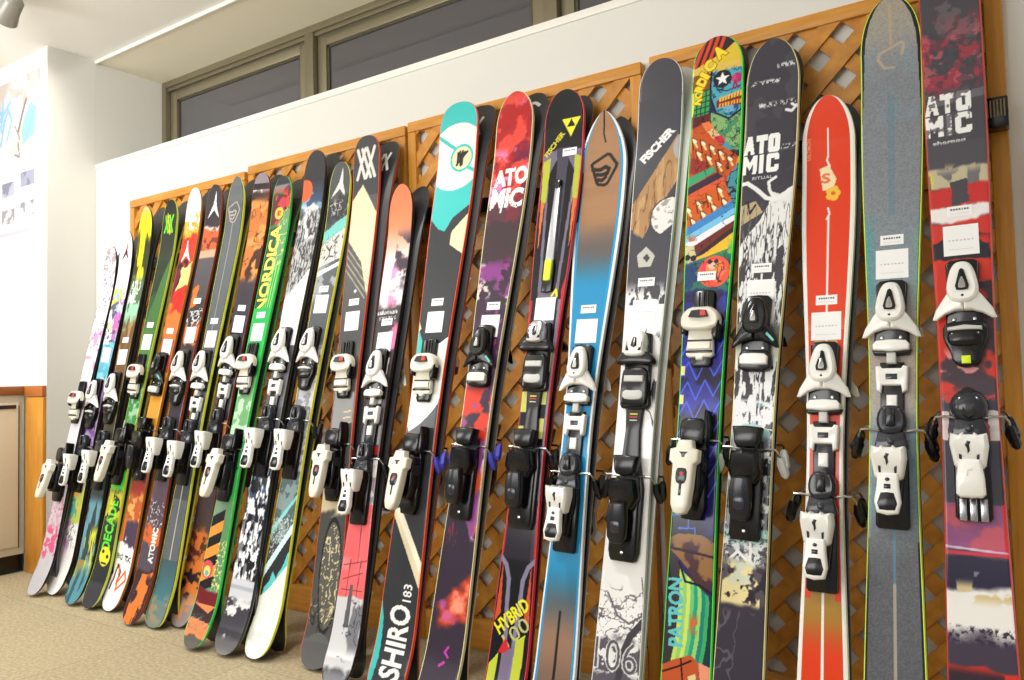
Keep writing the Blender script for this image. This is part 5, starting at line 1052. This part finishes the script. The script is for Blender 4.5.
SK = [
 ('A', (111, 245), (30, 596), A_, .12, 2.2, (30, 30, 34), 'M', 402, 460, art_A, CRM, CRM, BLK, 1.3, .004, [(366, 1, 0)], 'leftmost ski, white tip with purple scribbles and pink floral tail', None, None, (.006, 0)),
 ('B', (127, 230), (50, 595), A_, .12, 2.2, (24, 24, 26), 'X', 397, 447, art_B, WHT, WHT, BLK, 1.3, .004, [(355, 1, 0)], 'white ski with dark purple peak mark at the tip and white tail', None, None, (.006, 0)),
 ('C', (146, 206), (68, 605), A_, .12, 2.2, (24, 26, 24), 'X', 391, 443, art_C, WHT, WHT, BLK, 1.4, .004, [(340, 0, 0), (357, 1, 0)], 'ski with yellow flame tip, white block lettering and teal tail', None, None, (.006, 0)),
 ('D', (171, 199), (86, 609), A_, .10, 2.3, (190, 210, 70), 'M', 376, 441, art_D, CRM, CRM, BLK, 1.2, .004, [(325, 0, 0), (342, 1, 0)], 'dark green ski with neon green double-V mark on its tip', None, None, (.0, 0)),
 ('E', (195, 187), (106, 611), A_, .11, 2.3, (190, 120, 50), 'A', 372, 430, art_E, LGR, WHT, BLK, 1.2, .0035, [(331, 0, 0), (347, 1, 0)], 'ski with white tip, red and cream bands and white tail lettered BIG', None, None, (.006, 0)),
 ('F', (215, 184), (127, 625), A_, .10, 2.2, (140, 50, 30), 'X', 370, 430, art_F, WHT, WHT, BLK, 1.2, .0035, [(301, 0, 0), (335, 1, 0)], 'charcoal ski with white three-pointed peak mark and orange band at tip', None, None, (.006, 0)),
 ('G', (237, 176), (151, 628), (.118, .084, .110), .12, 2.0, (226, 236, 60), 'S', 370, 433, art_G, WHT, WHT, BLK, 1.0, .0035, [(321, 0, 0), (339, 1, 0)], 'grey ski with yellow-green edges and thin centre line, teal tail', None, None, (.006, 0)),
 ('H', (262, 172), (176, 627), A_, .09, 2.4, (110, 44, 30), 'S', 356, 423, art_H, WHT, WHT, BLK, 1.2, .0035, [(308, 0, 0), (324, 1, 0)], 'orange rock-patterned ski with a grey clear tip and black band', None, None, (.006, 0)),
 ('I', (283, 176), (189, 650), A_, .09, 2.4, (60, 220, 90), 'M', 368, 450, art_I, CRM, CRM, BLK, 1.2, .003, [(315, 0, 0), (332, 1, 0)], 'green ski with yellow upright lettering and orange striped tail', None, None, (.006, 0)),
 ('J', (316, 150), (221, 656), B_, .10, 2.4, (30, 30, 34), 'S', 350, 420, art_J, WHT, WHT, BLK, 1.3, .003, [(322, 1, 0)], 'ski with orange moon, snowy trees and black and white mountain graphic', None, None, (.006, 0)),
 ('K', (341, 161), (251, 660), A_, .10, 2.2, (232, 240, 70), 'X', 350, 421, art_K, WHT, WHT, BLK, 1.4, .003, [(289, 0, 0), (304, 1, 0)], 'grey ski with animal face and teal band, yellow-green edge, white tail', None, None, (0.012, -0.01)),
 ('L', (366, 135), (311, 670), (.136, .104, .126), .09, 2.6, (214, 76, 50), 'M', 369, 445, art_L, CRM, CRM, BLK, 1.2, .003, [(302, 0, 0), (321, 1, 0)], 'charcoal and cream ski with white crossed mark and engraved figure', None, None, (.026, -.02)),
 ('M', (401, 184), (343, 641), A_, .11, 2.2, (40, 36, 40), 'S', 374, 460, art_M, WHT, WHT, BLK, 1.2, .0028, [(322, 0, 0), (342, 1, 0)], 'ski with orange tip, black smudge and coral pink lower half', None, -.47, (0.02, 0)),
 ('N', (459, 102), (393, 642), (.138, .116, .156), .09, 2.6, (236, 84, 50), 'M', 370, 452, art_N, CRM, CRM, BLU, 1.2, .0022, [(302, 0, 0), (322, 1, 0)], 'ski with teal tip, white ring emblem and number 183 near the tail', None, -.47, (.018, 0)),
 ('O', (516, 91), (444, 644), (.126, .100, .136), .11, 2.15, (230, 230, 180), 'A', 353, 447, art_O, CRM, BLK, BLU, 1.2, .002, [(306, 0, .01), (326, 1, .006)], 'red and dark purple ski with scrawled white two-line lettering', None, -.47, (.014, .01)),
 ('P', (565, 89), (508, 644), (.122, .092, .134), .10, 2.2, (220, 50, 66), 'T', 345, 449, art_P, WHT, SIL, BLK, 1.1, .002, [(153, 0, .025), (309, 1, 0)], 'black ski with silver and neon slider lever and yellow lettering low down', None, -.46, (.002, 0)),
 ('Q', (604, 110), (556, 641), (.118, .086, .150), .17, 1.85, (232, 232, 230), 'S', 375, 474, art_Q, WHT, WHT, BLK, 1.0, .002, [(309, 0, 0), (331, 1, 0)], 'pointed brown and blue ski with white and blue border', None, -.46, (.010, 0)),
 ('R', (661, 58), (617, 641), (.124, .104, .130), .09, 2.3, (216, 216, 214), 'T', 358, 477, art_R, WHT, WHT, BLK, 1.2, .0018, [(282, 0, .0), (312, 1, 0)], 'dark grey ski with wood-grain panel and white slanted lettering', None, -.46, (.012, -.01)),
 ('S', (717, 36), (686, 641), (.118, .106, .138), .10, 2.3, (70, 236, 80), 'M', 328, 442, art_S, CRM, CRM, BLK, 1.2, .0016, [(276, 0, .0)], 'colourful ski with skull-faced gunman artwork and turquoise tail lettering', None, -.46, (.0, 0)),
 ('T', (773, 38), (739, 641), (.112, .098, .132), .12, 2.1, (226, 220, 160), 'A', 330, 450, art_T, WHT, BLK, LGR, 1.2, .0016, [(268, 0, 0), (293, 1, 0)], 'black ski with white tree artwork and white block lettering above it', None, -.46, (0, 0)),
 ('U', (827, 95), (822, 641), (.108, .077, .122), .12, 2.0, (232, 230, 222), 'S', 378, 497, art_U, WHT, WHT, BLK, 1.0, .0016, [(300, 0, 0), (326, 1, 0)], 'bright orange-red ski with white border, shorter than its neighbours', None, -.46, (.008, 0)),
 ('V', (889, -4), (894, 641), (.118, .092, .130), .13, 2.1, (216, 250, 70), 'S', 318, 432, art_V, WHT, WHT, BLK, 1.0, .0016, [(240, 0, 0), (264, 1, 0)], 'speckled blue-grey ski with beige outlined emblem near its tip', None, -.46, (0, 0)),
 ('W', (946, -45), (981, 641), (.122, .102, .120), .09, 2.4, (200, 60, 56), 'W', 299, 419, art_W, WHT, WHT, BLK, 1.2, .0016, [(211, 0, 0), (240, 1, .0)], 'rightmost ski, dark grey, red and white paint with worn block letters', None, -.46, (0, 0)),
]
REAR = dict(A='leftmost ski, only a dark edge showing', B='white ski with the dark purple peak mark, black edge showing', C='ski with the yellow flame tip', D='dark green ski, yellow-green edge showing',
 E='ski with the white tip and red bands', F='charcoal ski with the white peak mark, dark red edge showing', G='grey ski with thin centre line, yellow edge showing', H='orange rock-patterned ski, brown edge showing',
 I='green ski with yellow lettering, bright green edge showing', J='ski with the orange moon and snowy trees', K='ski with the animal face, yellow edge showing', L='charcoal and cream ski, its tip peeking out at right',
 M='orange-tipped pink ski, black tip peeking out at right', N='teal-tipped ski, red-orange edge showing', O='red and purple ski, pale yellow edge showing', P='black slider-lever ski, red edge showing',
 Q='pointed brown and blue ski', R='ski with the wood-grain panel, pale edge showing at right', S='colourful skull ski, bright green edge showing', T='black ski with the white tree, pale edge showing',
 U='orange-red ski, white edge showing', V='speckled blue-grey ski, lime edge showing', W='rightmost red and dark grey ski')
BASEL = mat('pale_ski_base', (206, 206, 202), .3)
GROUP = 'skis leaning against the pine lattice'
out = {}
for k in SK:
    k = list(k); k[18] = Rr+REAR[k[0]]; out[k[0]] = make_ski(k)
# slider lever on the black slider-lever ski
root, rear, R, L, soy, hwf = out['P']
def nn_(s): return gap(s, L, 1.1)+TH
s0, s1, s2 = soy(280), soy(262), soy(184)
for par in (root, rear):
    bm = bmesh.new(); slab(bm, mir([(.0, s2-.01), (.009, s2-.01), (.014, s1), (.013, s0+.01), (.0, s0+.008)]), lambda u, s: nn_(s)-.0005, lambda u, s: nn_(s)+.008, .002)
    lv = obj('slider_lever', finish(bm, 'slider_lever'), mat('lever_alloy', (176, 176, 182), .3, .6), par)
    bm = bmesh.new(); slab(bm, mir([(.0, s1+.015), (.013, s1+.012), (.018, s1-.02), (.016, soy(292)), (.0, soy(293))]), lambda u, s: nn_(s)-.0005, lambda u, s: nn_(s)+.007, .002); obj('slider_base', finish(bm, 'slider_base'), BLK, par)
    bm = bmesh.new(); slab(bm, mir([(.0, soy(260)), (.012, soy(261)), (.012, soy(281)), (.0, soy(282))]), lambda u, s: nn_(s)+.004, lambda u, s: nn_(s)+.013, .003); obj('slider_button', finish(bm, 'slider_button'), NEO, par)
    bm = bmesh.new(); slab(bm, mir([(.0, s2+.012), (.010, s2+.008), (.008, s2-.014), (.0, s2-.016)]), lambda u, s: nn_(s)-.0005, lambda u, s: nn_(s)+.011, .002); obj('slider_pivot', finish(bm, 'slider_pivot'), BLK, par)

# white marks on the bases of rear skis that peek out beside the front ski
for key, kind_ in (('L', 'v'), ('N', 'v'), ('O', 'c')):
    root, rear, R, L, soy, hwf = out[key]
    bm = bmesh.new(); zc = L-.085
    segs = [((-.028, .035), (.006, -.035)), ((.0, .035), (-.028, -.035)), ((.004, .035), (.028, -.035)), ((.028, .035), (-.004, -.035))] if kind_ == 'v' else [((-.03, .03), (-.01, .045)), ((-.01, .045), (.02, .04)), ((.02, .04), (.035, .01)), ((-.02, -.01), (.01, -.02)), ((.01, -.02), (.03, -.045))]
    for (x0, z0), (x1, z1) in segs:
        n_ = 5; dx, dz = x1-x0, z1-z0; l_ = math.hypot(dx, dz); ox, oz = -dz/l_*.0055, dx/l_*.0055; row = []
        for j in range(n_+1):
            a, b_ = x0+dx*j/n_, zc+z0+dz*j/n_
            row.append([bm.verts.new((a+q*ox, -(gap(b_+q*oz, L, 1.2)-.0006), b_+q*oz)) for q in (-1, 1)])
        for j in range(n_): bm.faces.new((row[j][0], row[j][1], row[j+1][1], row[j+1][0]))
    obj('base_mark', finish(bm, 'base_mark', False), WHT, rear)
